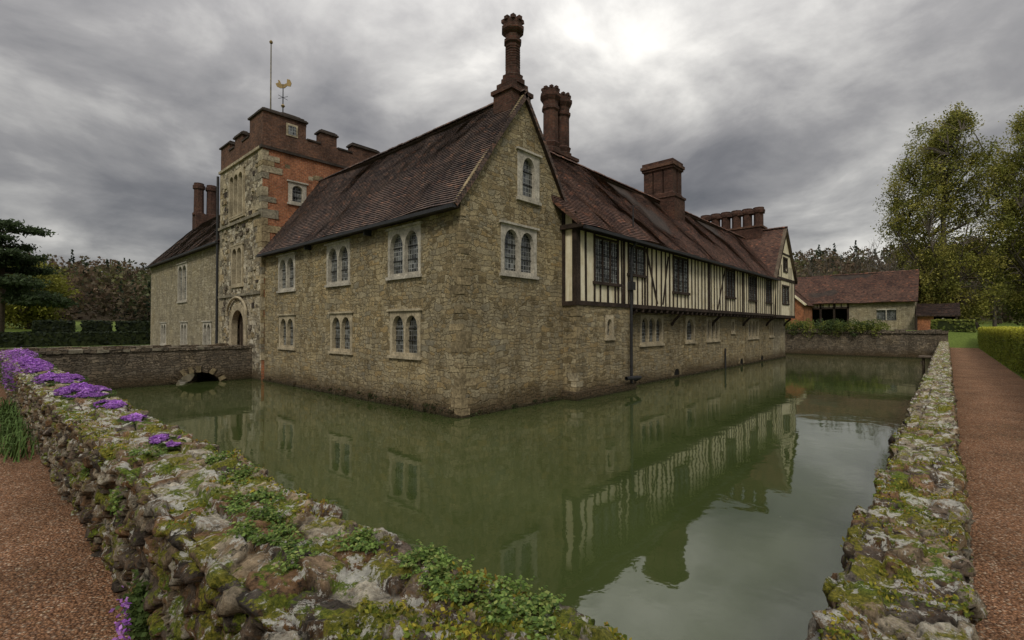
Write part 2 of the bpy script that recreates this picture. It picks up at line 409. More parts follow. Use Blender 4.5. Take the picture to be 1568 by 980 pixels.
# ------------------------------------------------------------ rubble walls
WALLCO=[]
def rubble(name,P0,P1,hw,ztop,zL,zR,seed):
    rnd=random.Random(seed); P0=V(P0);P1=V(P1); L=(P1-P0).length; D=(P1-P0)/L; E=V((D.y,-D.x,0))
    aL=ztop-zL; aR=ztop-zR; Q=aL+2*hw+aR
    s=0;S=[]
    while s<L:
        S.append(s); d=((P0+D*s)-V((CAM.x,CAM.y,0))).length; s+=min(.12,max(.0105,.0065*d))
    S.append(L); nq=int(Q/.0145)
    seeds=[];cell=[]
    pal=[(.28,.23,.16),(.17,.13,.095),(.11,.085,.065),(.34,.29,.21),(.24,.17,.105),(.09,.075,.06),(.25,.19,.12),(.40,.36,.28),(.22,.13,.07)]
    q=-.1
    while q<Q+.1:
        top=aL<=q<=aL+2*hw
        hgt=rnd.uniform(.12,.21) if top else rnd.uniform(.045,.12)
        s=-.3+rnd.uniform(0,.2)
        while s<L+.3:
            w=rnd.uniform(.12,.36) if top else rnd.uniform(.09,.36)
            seeds.append((s+w/2,q+hgt/2+rnd.uniform(-.03,.03)))
            c=rnd.choice(pal); k=rnd.uniform(.7,1.2)*(1.1 if top else .85)  # sides toned darker than the top: brown stone plus painted shading
            off=rnd.uniform(-.015,.045) if top else rnd.uniform(-.02,.05)
            cell.append((V([x*k for x in c]),off,rnd.uniform(-.25,.25),rnd.uniform(-.3,.3) if top else rnd.uniform(-.5,.3)))
            s+=w
        q+=hgt
    kd=kdtree.KDTree(len(seeds)); asx=.55
    for i,(a,b) in enumerate(seeds): kd.insert((a*asx,b,0),i)
    kd.balance()
    co=np.zeros((len(S)*(nq+1),3));cl=np.zeros((len(S)*(nq+1),3)); k=0
    frac=noise.fractal; topm=np.zeros(len(S)*(nq+1),bool)
    for s in S:
        base=P0+D*s; lowz=noise.noise(V((s*.9,seed,0)))*.035; lat=noise.noise(V((s*.6,seed+9,3)))*.04
        for j in range(nq+1):
            q=Q*j/nq; tp_=False
            if q<aL: p=base-E*hw+Z*(zL+q); n=-E; dc=aL-q
            elif q<aL+2*hw: p=base+E*(q-aL-hw)+Z*ztop; n=Z; dc=min(q-aL,aL+2*hw-q); topm[k]=True; tp_=True
            else: p=base+E*hw+Z*(ztop-(q-aL-2*hw)); n=E; dc=q-aL-2*hw
            if dc<.05:
                side=-E if q<aL+hw else E
                n=(Z+side).normalized()
                p=p-n*(.05-dc)*.35
            wv=noise.noise_vector(V((s*6,q*6,seed)))*.04
            ss_=(s+wv.x)*asx; qq=q+wv.y
            r=kd.find_n((ss_,qq,0),2); (p1,i1,d1),(p2,i2,d2)=r
            m=(p1+p2)*.5; dv=(p2-p1); dl=dv.length or 1
            ed=((m.x-ss_)*dv.x+(m.y-qq)*dv.y)/dl
            e=max(0,min(1,ed/.010)); e=e*e*(3-2*e)
            c,off,tx,tq=cell[i1]
            fr=frac(V((s*10,q*13,seed)),.7,2.2,5)
            disp=(e-1)*(.032 if tp_ else .05)+e*(off-.02+(ss_-p1.x)*tx+(qq-p1.y)*tq)+fr*(.017 if tp_ else .02)
            co[k]=p+n*disp+Z*lowz+E*lat
            cl[k]=c*(.20+.80*e)*(1+.35*fr); k+=1
    W=nq+1; i=np.arange(len(S)-1)[:,None]*W+np.arange(nq)[None,:]; i=i.ravel()
    f=np.stack([i,i+1,i+1+W,i+W],axis=1)
    WALLCO.append(co[topm])
    return npmesh(name,co,f,np.clip(cl,0.01,1),'rubble',smooth=True)
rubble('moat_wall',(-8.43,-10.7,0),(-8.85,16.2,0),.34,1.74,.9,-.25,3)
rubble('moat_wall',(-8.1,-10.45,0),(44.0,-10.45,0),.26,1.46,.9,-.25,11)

# ------------------------------------------------------------ ground, paths, water
def hz(x,y):
    r=np.hypot(x-10,y-10)
    return .94+ss(50,95,y)*2.4+ss(44.6,47.5,x)*1.35*ss(-40,-9.5,y+0*x)+ss(95,230,r)*13+ss(90,190,x)*7+ss(230,500,r)*10
xs=sorted(set([-900,-500,-300]+[-8.6,0,44.05,44.6,45.2,46,47,48]+list(range(-200,-8,16))+list(range(8,44,8))+list(range(52,300,12))+[350,450,650,1000]))
ys=sorted(set([-900,-500,-300,-10.45,45.5,46.5]+list(range(-200,-12,14))+list(range(-4,45,8))+list(range(50,300,10))+[350,450,650,1000]))
mb=MB(); gv=[(x,y,float(hz(x,y))) for x in xs for y in ys]; ny=len(ys); gf=[]
for i in range(len(xs)-1):
    for j in range(ny-1):
        cx=(xs[i]+xs[i+1])/2; cy=(ys[j]+ys[j+1])/2
        if -8.6<cx<44.05 and -10.45<cy<45.5: continue
        gf.append((i*ny+j,(i+1)*ny+j,(i+1)*ny+j+1,i*ny+j+1))
mb.add(gv,gf,'grass'); mb.build('ground')
mb=MB()
mb.add([(-13,-12.5,.952),(-8.65,-12.5,.952),(-8.65,19.7,.952),(-13,19.7,.952)],[(0,1,2,3)],'gravel')
mb.add([(-8.65,-12.5,.952),(44.4,-12.5,.952),(44.4,-10.5,.952),(-8.65,-10.5,.952)],[(0,1,2,3)],'gravel')
mb.build('gravel_path')
mb=MB(); mb.add([(-8.75,-10.55,0),(44.1,-10.55,0),(44.1,45.6,0),(-8.75,45.6,0)],[(0,1,2,3)],'water'); mb.build('moat_water')
mb=MB()
plate(mb,(44,0,0),Y,-X,rect(-10.7,45.5,-.4,2.2),[],0,'stonedark')
plate(mb,(0,45.5,0),X,-Y,rect(-8.7,44,-.4,.93),[],0,'stonedark')
y=-10.7
while y<20:
    l=random.uniform(.25,.7); box(mb,43.9,44.5,y,y+l*.96,2.1,2.32+random.uniform(0,.16),'stonedark',.03); y+=l
mb.build('retaining_wall')

# ------------------------------------------------------------ manor house
house=empty('manor_house')
O0=(0,0,0)
wn=MB(); holes=[]
for a,b in ((1.82,3.86),(6.31,8.31),(11.15,13.2)): holes.append(win(wn,O0,Y,-X,(a+b)/2,4.40,1.86,1.62,2,'frame',.13,hood=True,rise=.8,mul=.10))
for a,b in ((1.8,3.75),(6.17,7.92),(11.2,13.0)): holes.append(win(wn,O0,Y,-X,(a+b)/2,1.72,1.72,1.5,2,'frame_tan',.15,rise=.8,hood=True,mul=.10))
wl=MB()
plate(wl,O0,Y,-X,rect(0,14.9,-.6,6.4),holes,.25,'stone')
holes=[win(wn,O0,X,-Y,2.62,4.44,1.8,1.62,2,'frame',.15,rise=.8),win(wn,O0,X,-Y,3.1,7.06,1.15,1.6,1,'frame',.24,rise=.9)]
plate(wl,O0,X,-Y,[(0,-.6),(5.4,-.6),(5.4,6.9),(2.85,10.5),(0,6.4)],holes,.25,'stone')
h=[win(wn,(0,-.6,0),X,-Y,7.4,2.25,.62,.9,1,'frame_tan',.13,rise=.8,hood=False)]
plate(wl,(0,-.6,0),X,-Y,rect(5.1,9.3,-.6,3.56),h,.2,'stone')
plate(wl,(5.1,0,0),Y,-X,rect(-.6,0,-.6,3.56),[],0,'stone')
plate(wl,(9.3,0,0),Y,X,rect(-.6,0,-.6,3.56),[],0,'stone')
box(wl,4.98,9.42,-.72,.1,-.4,.32,'stonedark',.02)
hs=[]
for a,b,n in ((11.15,13.6,3),(16.4,17.7,1),(19.5,21.7,3),(27.6,30.2,3)):
    hs.append(win(wn,O0,X,-Y,(a+b)/2,1.85,b-a,1.42,n,'frame_tan',.15,rise=.6,hood=False))
hs.append(win(wn,O0,X,-Y,24.3,2.3,.7,.9,1,'frame_tan',.15,hood=False))
hs.append(win(wn,O0,X,-Y,33.8,1.9,1.3,1.3,2,'frame_tan',.15,hood=False))
plate(wl,O0,X,-Y,rect(9.3,34.2,-.6,3.56),hs[:-1],.25,'stone')
plate(wl,O0,X,-Y,rect(34.2,38.3,-.6,3.56),[],.25,'stonepale')
plate(wl,(38.3,0,0),Y,X,[(0,-.6),(11,-.6),(11,7),(0,7)],[],0,'stonepale')
plate(wl,(0,11,0),X,Y,rect(5,38.3,-.6,6.4),[],0,'stone')
plate(wl,(5.7,0,0),Y,X,rect(5,38,-.6,6.4),[],0,'stone')
for x in (15.2,26.0,31.0):
    for i in range(7):
        a=math.pi*(i+.5)/7; c=V((x-.45*math.cos(a),-.02,.12+.45*math.sin(a))); t=V((-math.cos(a),0,math.sin(a))); beam(wl,c-t*.1,c+t*.14,.2,-Y,.02,'ash_dk')
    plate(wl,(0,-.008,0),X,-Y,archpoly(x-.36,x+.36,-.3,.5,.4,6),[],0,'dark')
wl.build('walls',house)
ft=MB(); y=0.0
while y<14.6:
    l=random.uniform(.2,.6); box(ft,-.09-random.uniform(0,.06),.05,y,y+l*.97,-.3,random.uniform(.06,.24),'stonedark',.02); y+=l
x=0.0
while x<4.9:
    l=random.uniform(.2,.6); box(ft,x,x+l*.97,-.06-random.uniform(0,.05),.05,-.3,random.uniform(.02,.14),'stonedark',.02); x+=l
x=9.5
while x<38:
    l=random.uniform(.2,.6); box(ft,x,x+l*.97,-.06-random.uniform(0,.05),.05,-.3,random.uniform(.02,.16),'stonedark',.02); x+=l
ft.build('footings',house)
qn=MB()
def quoins(mb,x,y,z0,z1,sx=1,sy=1,hh=.24,pal=('ash_tan','ash_dk','ash_tan','ash_dk'),pr=.006,mx=.42,mn=.18,skip=0.):
    z=z0;i=0
    while z<z1:
        h=min(hh*random.uniform(.6,1.4),z1-z); lx,ly=(mx,mn) if i%2 else (mn,mx)
        lx*=random.uniform(.55,1.4); ly*=random.uniform(.55,1.4)
        p=pr+random.uniform(-.002,.012)
        xa,xb=(x-p*sx,x+lx*sx); ya,yb=(y-p*sy,y+ly*sy)
        if random.random()>=skip: box(mb,min(xa,xb),max(xa,xb),min(ya,yb),max(ya,yb),z+.008,z+h-.008,random.choice(pal),.012)
        z+=h;i+=1
quoins(qn,0,0,1.5,6.35,skip=.3); quoins(qn,0,0,.05,1.5,mx=.5,mn=.3,hh=.28,pal=('ash_pale','ash_tan','ash_tan'))
quoins(qn,5.1,-.6,.3,3.5,pal=('ash_tan','ash_dk','ash_tan','ash_pale'),mx=.4,skip=.2)
qn.build('quoins',house)
wn.build('stone_windows',house)
# timber framed storey
tf=MB(); yT=-.6; zB=3.58; zE=6.46
tw=[(6.35,8.05,4.45,6.12,3),(9.0,10.4,4.98,6.12,2),(13.5,15.25,4.45,6.12,3),(21.2,22.7,4.55,6.15,3),(25.7,27.3,4.55,6.15,3),(29.9,31.2,4.55,6.15,2)]
th=[rect(a,b,c,d) for a,b,c,d,n in tw]
plate(tf,(0,yT,0),X,-Y,rect(5.1,32.0,zB,zE),th,.15,'plaster')
plate(tf,(5.1,0,0),Y,-X,rect(-.6,.0,zB,6.9),[],0,'plaster')
def fb(x0,x1,z0,z1,pr,y=yT): box(tf,x0,x1,y-pr,y+.08,z0,z1,'timber',.008)
fb(5.07,32,3.50,3.66,.05); fb(5.07,32,6.28,6.5,.05)
box(tf,9.3,38.2,-.58,.05,3.44,3.56,'timber')
x=9.6
while x<38: box(tf,x,x+.14,-.63,0,3.34,3.48,'timber',.01); x+=.62
for x in (9.6,14.6,20.4,26.4,32.2,37.8):
    tube(tf,[(x,-.02,2.75),(x,-.16,3.0),(x,-.38,3.22),(x,-.58,3.36)],[.09]*4,'timber',4)
x=5.1
while x<31.9:
    w=.095+random.uniform(-.015,.02); xc=x
    inw=[t for t in tw if t[0]-.14<xc+w and xc<t[1]+.14]
    if not inw: beam(tf,(xc+w/2+random.uniform(-.02,.02),yT,3.6),(xc+w/2+random.uniform(-.02,.02),yT,6.3),w,-Y,.028+random.uniform(0,.008),'timber')
    else:
        t=inw[0]
        if xc>t[0]-.02 and xc+w<t[1]+.02: fb(xc,xc+w,3.6,t[2]-.1,.03)
    x+=(.47 if x>8.2 else .55)+random.uniform(-.04,.04)
fb(5.08,5.30,3.5,6.5,.05); fb(8.5,8.66,3.5,6.5,.05); fb(18.2,18.4,3.5,6.5,.045); fb(24.3,24.48,3.5,6.5,.045)
for a,b,c,d,n in tw:
    fb(a-.09,a,3.6,6.3,.045); fb(b,b+.09,3.6,6.3,.045); fb(a-.15,b+.15,c-.12,c,.10); fb(a,b,d,d+.1,.05)
    box(tf,a,b,yT+.02,yT+.03,c,d,'glass')
    for i in range(1,n):
        xm=a+(b-a)*i/n; box(tf,xm-.04,xm+.04,yT-.03,yT+.06,c,d,'timber')
    for i in range(n*3+1):
        xm=a+(b-a)*i/(n*3); box(tf,xm-.008,xm+.008,yT+.0,yT+.025,c,d,'iron')
    for zz in (c+.55,c+1.05):
        if zz<d-.1: box(tf,a,b,yT-.0,yT+.025,zz-.015,zz+.015,'iron')
beam(tf,(10.6,yT,6.2),(11.7,yT,3.75),.12,-Y,.034,'timber')
beam(tf,(12.9,yT,6.1),(12.3,yT,3.75),.10,-Y,.033,'timber')
beam(tf,(20.9,yT,6.1),(19.7,yT,3.75),.10,-Y,.033,'timber')
box(tf,5.04,5.12,-.65,-.46,3.5,6.9,'timber'); box(tf,5.04,5.12,-.12,.02,3.5,6.95,'timber'); box(tf,5.03,5.12,-.62,0,3.48,3.64,'timber')
gy=-.75
plate(tf,(0,gy,0),X,-Y,[(32.0,3.5),(38.3,3.5),(38.3,6.9),(35.1,10.7),(32.0,6.7)],[rect(34.1,36.1,4.6,6.0),rect(34.5,35.7,7.3,8.3)],.12,'plaster')
plate(tf,(32.0,0,0),Y,-X,rect(gy,-.6,3.5,6.5),[],0,'plaster')
plate(tf,(38.3,0,0),Y,X,rect(gy,0,3.5,7),[],0,'plaster')
for (a,b,c,d) in ((34.1,36.1,4.6,6.0),(34.5,35.7,7.3,8.3)):
    box(tf,a,b,gy+.05,gy+.06,c,d,'glass'); fb(a-.12,b+.12,c-.12,c,.06,gy); fb(a-.12,b+.12,d,d+.12,.06,gy)
    fb(a-.12,a,c,d,.05,gy); fb(b,b+.12,c,d,.05,gy); fb((a+b)/2-.05,(a+b)/2+.05,c,d,.03,gy)
fb(31.95,38.35,3.4,3.62,.05,gy); fb(31.95,38.35,6.45,6.7,.04,gy); fb(33.4,36.9,8.6,8.75,.03,gy)
for x in (32.0,32.5,33.0,33.5,36.6,37.1,37.6,38.15): fb(x,x+.12,3.6,6.5,.03,gy)
for x in (33.0,33.7,36.3,37.0): fb(x,x+.12,6.7,7.7,.03,gy)
beam(tf,(31.7,gy,6.4),(35.1,gy,10.75),.22,-Y,.2,'wood'); beam(tf,(38.6,gy,6.6),(35.1,gy,10.75),.22,-Y,.2,'wood')
box(tf,32.0,38.3,-.75,0,3.42,3.5,'timber')
tf.build('timber_frame',house)
# roofs
rf=MB()
roof(rf,(-.32,-.13,6.28),(-.32,14.85,6.28),(2.85,-.13,10.68),(2.85,14.85,10.68),'tile',seed=1,sag=.12)
roof(rf,(5.75,-.13,6.62),(5.75,14.85,6.62),(2.85,-.13,10.68),(2.85,14.85,10.68),'tile',seed=4)
ridge(rf,(2.85,-.13,10.72),(2.85,14.8,10.68),'tile')
roof(rf,(4.95,-1.0,6.36),(32.6,-1.0,6.36),(3.0,2.3,10.36),(35.1,2.3,10.36),'tilered',seed=8,sag=.18)
roof(rf,(4.8,6.0,6.0),(36,6.0,6.0),(3.0,2.3,10.36),(36,2.3,10.36),'tilered',seed=9)
ridge(rf,(3.0,2.3,10.38),(35,2.3,10.36),'tilered')
roof(rf,(31.6,-.95,6.35),(31.6,10,6.35),(35.1,-.95,10.9),(35.1,10,10.9),'tilered',seed=3)
roof(rf,(38.65,-.95,6.5),(38.65,10,6.5),(35.1,-.95,10.9),(35.1,10,10.9),'tilered',seed=5)
ridge(rf,(35.1,-.95,10.94),(35.1,10,10.94),'tilered')
roof(rf,(-.3,21.2,7.75),(-.3,39.9,7.75),(3.5,21.2,12.0),(3.5,39.9,12.0),'tile',seed=12)
roof(rf,(7.3,21.2,7.75),(7.3,39.9,7.75),(3.5,21.2,12.0),(3.5,39.9,12.0),'tile',seed=13)
rf.build('roofs',house)
gt=MB()
beam(gt,(-.3,-.02,6.25),(2.85,-.02,10.6),.10,-Y,.07,'ash_tan'); beam(gt,(5.7,-.02,6.7),(2.85,-.02,10.6),.10,-Y,.07,'wood')
box(gt,-.42,-.28,-.1,14.8,6.16,6.27,'iron'); box(gt,-.26,0.02,0.02,14.8,6.2,6.3,'timber')
box(gt,5.0,32.0,-1.1,-.98,6.24,6.35,'iron'); box(gt,5.1,32,-.98,-.58,6.36,6.42,'timber')
box(gt,4.9,5.12,-.95,.0,6.3,6.46,'timber')
tube(gt,[(9.0,-1.02,6.3),(9.0,-.75,6.0),(9.0,-.72,4.6),(9.0,-.72,.3)],[.06]*4,'iron',8); box(gt,8.85,9.15,-.85,-.63,4.25,4.6,'iron')
tube(gt,[(9.42,-.1,3.4),(9.42,-.1,.2)],[.05]*2,'iron',8)
tube(gt,[(22.5,-.1,1.3),(22.5,-.1,.0)],[.05]*2,'iron',8)
tube(gt,[(8.4,-.8,.55),(9.6,-.8,.5),(9.7,-.5,.35)],[.08]*3,'iron',8)
for y_ in (4.9,9.7): box(gt,-.3,0.0,y_-.03,y_+.03,6.0,6.2,'iron')
gt.build('gutters_and_pipes',house)
lw=MB(); hw_=[]; lwin=MB()
hw_.append(win(lwin,O0,Y,-X,29.9,4.5,2.4,2.7,2,'frame',.2,rise=.5))
for yc in (24.1,29.4,35.2): hw_.append(win(lwin,O0,Y,-X,yc,1.3,1.7,1.7,2,'frame',.16,rise=.7))
plate(lw,O0,Y,-X,rect(21.1,39.7,-.6,7.85),hw_,.25,'stonepale')
plate(lw,(0,39.7,0),X,Y,[(0,-.6),(7,-.6),(7,7.8),(3.5,11.9),(0,7.8)],[],0,'stonepale')
plate(lw,(7,0,0),Y,X,rect(21.1,39.7,-.6,7.8),[],0,'stonepale')
box(lw,-.42,-.28,21.2,39.9,7.63,7.74,'iron'); box(lw,-.28,.02,21.2,39.7,7.66,7.8,'timber')
lw.build('wing_walls',house); lwin.build('wing_windows',house)
# chimneys
ch=MB()
def crown(cx,cy,z,r,mat,n=8):
    for k in range(n):
        a=.3927+2*math.pi*(k+.5)/n; q=.075
        vx=cx+math.cos(a)*r; vy=cy+math.sin(a)*r
        box(ch,vx-q,vx+q,vy-q,vy+q,z,z+.13,mat,.01)
box(ch,2.35,3.35,.1,.95,9.9,10.75,'brickchim'); box(ch,2.28,3.42,.03,1.02,10.7,10.84,'brickchim')
box(ch,2.45,3.25,.14,.9,10.84,11.1,'brickchim')
lathe(ch,2.85,.5,[(11.05,.44),(11.22,.44),(11.26,.36),(11.38,.38),(11.44,.28),(11.62,.27),(12.5,.255),(12.56,.32),(12.66,.32),(12.70,.27),(12.84,.27),(12.9,.34),(12.98,.41),(13.1,.41),(13.14,.35),(13.3,.36),(13.3,.2)],'brickchim')
crown(2.85,.5,13.28,.3,'brickchim')
for i in range(9):
    z=11.66+i*.09; lathe(ch,2.85,.5,[(z,.26),(z+.015,.277),(z+.035,.277),(z+.05,.26)],'brickchim',8)
box(ch,7.7,9.6,2.45,3.5,9.2,10.7,'brickchim'); box(ch,7.62,9.68,2.38,3.57,10.6,10.75,'brickchim')
for cx in (8.2,9.1):
    lathe(ch,cx,2.97,[(10.7,.46),(10.95,.46),(11.0,.38),(11.2,.44),(11.28,.36),(12.7,.35),(12.78,.42),(12.9,.42),(12.95,.36),(13.15,.37),(13.25,.44),(13.35,.5),(13.5,.5),(13.54,.42),(13.7,.43),(13.7,.2)],'brickchim')
    crown(cx,2.97,13.68,.34,'brickchim')
box(ch,18.1,19.6,1.3,3.5,9.0,10.6,'brickchim'); box(ch,18.04,19.66,1.24,3.56,10.5,10.62,'brickchim')
for cy in (1.75,2.4,3.05):
    for cx in (18.48,19.22): lathe(ch,cx,cy,[(10.6,.45),(10.8,.45),(10.85,.40),(12.2,.40),(12.3,.47)],'brickchim',4,0.785)
box(ch,18.1,19.6,1.38,3.42,12.28,12.42,'brickchim'); box(ch,18.02,19.68,1.32,3.48,12.42,12.6,'brickdark'); box(ch,18.1,19.6,1.4,3.4,12.6,12.8,'brickchim')
box(ch,34.5,36.1,.9,6.2,10.0,11.2,'brickchim'); box(ch,34.42,36.18,.82,6.28,11.15,11.3,'brickdark')
for i in range(6):
    cy=1.3+i*.9; lathe(ch,35.3,cy,[(11.2,.46),(11.35,.46),(11.4,.38),(12.4,.38),(12.5,.48),(12.62,.52),(12.75,.52),(12.8,.44),(12.95,.44)],'brickchim')
box(ch,34.9,35.7,.9,6.2,12.45,12.7,'brickchim')
box(ch,3.0,4.6,38.6,39.8,11,12.8,'brickchim')
for cx in (3.35,4.35): lathe(ch,cx,39.2,[(12.7,.5),(12.9,.5),(12.95,.4),(15.0,.38),(15.1,.48),(15.4,.48),(15.45,.4),(15.6,.4)],'brickchim')
ch.build('chimneys',house)
fl=MB(); tube(fl,[(9.6,-.5,6.9),(9.6,-.5,8.0)],[.03,.03],'iron'); fl.build('vent_pipe',house)

# ------------------------------------------------------------ gate tower
tower=empty('gatehouse_tower'); tx=-.15; ty=14.8; tX=6.5; tY=21.2
tw_=MB(); twn=MB()
OT=(tx,0,0)
h1=win(twn,OT,Y,-X,18.35,8.75,2.3,2.5,3,'frame_tan',.17,rise=.5,proud=.1); h2=win(twn,OT,Y,-X,18.2,4.95,1.7,2.2,2,'frame_tan',.16,rise=.5,proud=.08)
door=archpoly(16.95,19.2,0.9,3.75,1.1,8)
plate(tw_,OT,Y,-X,rect(ty,tY,-.6,11.75),[h1,h2,door],.45,'stonetower')
do=archpoly(16.8,19.35,.95,3.95,1.2,8)
plate(twn,(tx-.05,0,0),Y,-X,do,[archpoly(17.15,19.0,.96,3.6,1.0,8)],.3,'frame_tan',sides=True)
plate(twn,(tx+.38,0,0),Y,-X,rect(16.9,19.3,.9,3.8),[],0,'wood')
for i in range(8): box(twn,tx+.34,tx+.37,17.1+i*.26,17.12+i*.26,.9,3.7,'timber')
tube(twn,[(tx-.12,16.6,3.3)]+[(tx-.12,18.07+1.55*math.cos(math.pi-a*math.pi/10),3.25+1.05*math.sin(a*math.pi/10)) for a in range(1,10)]+[(tx-.12,19.55,3.3)],[.07]*11,'frame_tan')
h3=win(twn,(0,ty,0),X,-Y,1.6,9.2,.95,1.1,1,'frame',.2,rise=.5)
plate(tw_,(0,ty,0),X,-Y,rect(tx,tX,-.6,11.75),[h3],.3,'brick')
plate(tw_,(0,tY,0),X,Y,rect(tx,tX,-.6,11.75),[],0,'stonetower'); plate(tw_,(tX,0,0),Y,X,rect(ty,tY,-.6,11.75),[],0,'brick')
box(tw_,tx-.1,tX+.1,ty-.1,ty+.2,11.72,11.86,'coping'); box(tw_,tx-.1,tx+.2,ty+.2,tY+.1,11.72,11.86,'ash_pale')
box(tw_,tx-.12,tx+.1,ty+.1,tY+.1,8.35,8.5,'ash_grey'); box(tw_,tx-.1,tx+.1,ty+.1,tY+.1,4.35,4.48,'ash_grey')
def para(x0,x1,y0,y1,z0,z1,cope=True):
    box(tw_,x0,x1,y0,y1,z0,z1,'brickdark')
    if cope:
        box(tw_,x0-.08,x1+.08,y0-.08,y1+.08,z1,z1+.08,'coping',.01); box(tw_,x0-.03,x1+.03,y0-.03,y1+.03,z1+.08,z1+.15,'coping',.015)
        box(tw_,x0+.06,x1-.06,y0+.06,y1-.06,z1+.15,z1+.22,'coping',.015)
def cop(x0,x1,y0,y1,z): box(tw_,x0-.05,x1+.05,y0-.05,y1+.05,z,z+.09,'coping',.01)
para(tx,tX,ty,ty+.35,11.86,12.75,False); para(tx,tx+.35,ty+.35,tY-.35,11.86,12.75,False); para(tx,tX,tY-.35,tY,11.86,12.75,False); para(tX-.35,tX,ty+.35,tY-.35,11.86,12.75,False)
for a,b in ((2.15,2.8),(3.9,4.7)): cop(a,b,ty,ty+.35,12.75)
for a,b in ((16.75,17.65),(18.95,19.65)): cop(tx,tx+.35,a,b,12.75)
para(tx+.003,2.05,ty+.003,ty+.5,12.75,13.62); para(tx+.003,tx+.5,ty+.5,16.6,12.75,13.64); para(2.85,3.8,ty+.003,ty+.5,12.75,13.4); para(4.75,tX-.003,ty+.003,ty+.5,12.75,13.2)
para(tx+.003,tx+.35,17.7,18.85,12.75,13.2); para(tx+.003,tx+.35,19.75,tY-.003,12.75,13.2)
para(tX-.35,tX-.003,16.5,18,12.75,13.2); para(tX-.35,tX-.003,19,20.2,12.75,13.2); para(1.5,3,tY-.35,tY-.003,12.75,13.2); para(4,5.2,tY-.35,tY-.003,12.75,13.2)
box(twn,1.0,1.6,ty-.03,ty+.1,12.7,13.35,'frame_tan'); box(twn,1.1,1.5,ty-.036,ty-.0,12.78,13.25,'glass')
box(tw_,tx+.3,tX-.3,ty+.3,tY-.3,11.8,12.1,'lead')
lathe(tw_,1.35,16.0,[(12,1.0),(13.7,1.0),(13.75,1.15),(13.9,1.15),(14.1,.7)],'coping')
tw_.build('tower_walls',tower)
qt=MB(); quoins(qt,tx,ty,6.3,11.7,hh=.36,mx=.9,mn=.42,pal=('ash_pale','ash_grey','ash_pale','ash_tan'),pr=.02,skip=.12)
quoins(qt,tx,tY,.9,11.7,sx=1,sy=-1,hh=.36,mx=.6,mn=.4,pal=('ash_pale','ash_grey','ash_tan'),pr=.02)
quoins(qt,tx,ty,1,6.3,hh=.34,mx=.14,mn=.14,pal=('ash_pale','ash_grey','ash_tan'),pr=.02)
for i in range(22):
    a=random.uniform(.9,4.5); z=random.uniform(8.6,11.2)
    if abs(a+.3-1.6)<1.0 and 8.8<z<10.6: continue
    box(qt,a,a+random.uniform(.2,.6),ty-.012,ty+.1,z,z+.2,random.choice(['ash_pale','ash_tan','ash_dk']),.01)
for i in range(150):
    a=random.uniform(ty+.3,tY-.6); z=random.uniform(1.5,11.3)
    if 16.6<a+.2<19.7 and (z<4.2 or 4.6<z<7.4 or 8.5<z<11.5): continue
    box(qt,tx-random.uniform(.02,.08),tx+.1,a,a+random.uniform(.15,.4),z,z+random.uniform(.12,.28),random.choice(['ash_pale','ash_grey','stonedark','ash_tan','coping']),.03)
qt.build('tower_quoins',tower); twn.build('tower_windows_and_door',tower)
pp=MB(); tube(pp,[(tx-.12,tY+.1,11.6),(tx-.12,tY+.1,1)],[.07,.07],'iron',8); pp.build('downpipe',tower)
fp=MB(); tube(fp,[(1.7,18.7,12.1),(1.7,18.7,19.4)],[.05,.03],'ash_grey',8); lathe(fp,1.7,18.7,[(19.4,.08),(19.5,.1),(19.58,.04)],'gold'); fp.build('flagpole')
wv=MB(); tube(wv,[(2.2,18.2,12.1),(2.2,18.2,17.0)],[.05,.025],'iron',8)
for a in range(4):
    d=V((math.cos(a*math.pi/2+.4),math.sin(a*math.pi/2+.4),0)); c=V((2.2,18.2,14.2)); tube(wv,[c+d*.55-Z*.1,c+Z*.8],[.03,.02],'iron')
    tube(wv,[V((2.2,18.2,16.2)),V((2.2,18.2,16.2))+d*.35],[.015,.015],'iron')
r_=V((.673,-.7395,0)); cc=V((2.2,18.2,16.75))
ck=[(-.45,.0),(-.2,-.12),(.1,-.12),(.3,.05),(.55,.0),(.62,.25),(.5,.5),(.3,.55),(.28,.25),(.05,.15),(-.15,.2),(-.25,.45),(-.38,.5),(-.33,.3),(-.55,.22)]
for o in (.02,-.02):
    wv.add([cc+r_*a*.8+Z*(b*.8+.1)+V((.74,.673,0))*o for a,b in ck],[tuple(range(len(ck)))],'gold')
lathe(wv,2.2,18.2,[(15.6,.05),(15.7,.12),(15.8,.05)],'gold')
wv.build('weather_vane')

# ------------------------------------------------------------ bridge
br=MB(); ar=archpoly(-3.5,-1.6,-.45,.52,.75,8)
plate(br,(0,16.0,0),X,-Y,rect(-9.2,-.1,-.5,1.62),[ar],.4,'stonedark',back=True)
plate(br,(0,16.4,0),X,-Y,rect(-9.2,-.1,-.5,1.0),[ar],3.1,'stonedark')
plate(br,(0,19.9,0),X,-Y,rect(-9.2,-.1,-.5,1.62),[ar],.4,'stonedark',back=True)
box(br,-9.2,-.12,16.38,19.5,.9,1.02,'gravel')
for yy in (15.95,19.45):
    x=-9.2
    while x<-.3:
        l=random.uniform(.2,.5); l=min(l,-.15-x); box(br,x,x+l*.97,yy,yy+.48,1.58,1.68+random.uniform(0,.07),random.choice(['stonedark','ash_grey','stonedark']),.02); x+=l
for i in range(11):
    a=math.pi*(i+.5)/11; c=V((-2.55-1.08*math.cos(a),15.97,-.2+.82*math.sin(a)))
    t=V((-math.cos(a),0,math.sin(a))); beam(br,c-t*.12,c+t*.18,.19,-Y,.02,random.choice(['stonedark','ash_dk']))
br.build('stone_bridge')

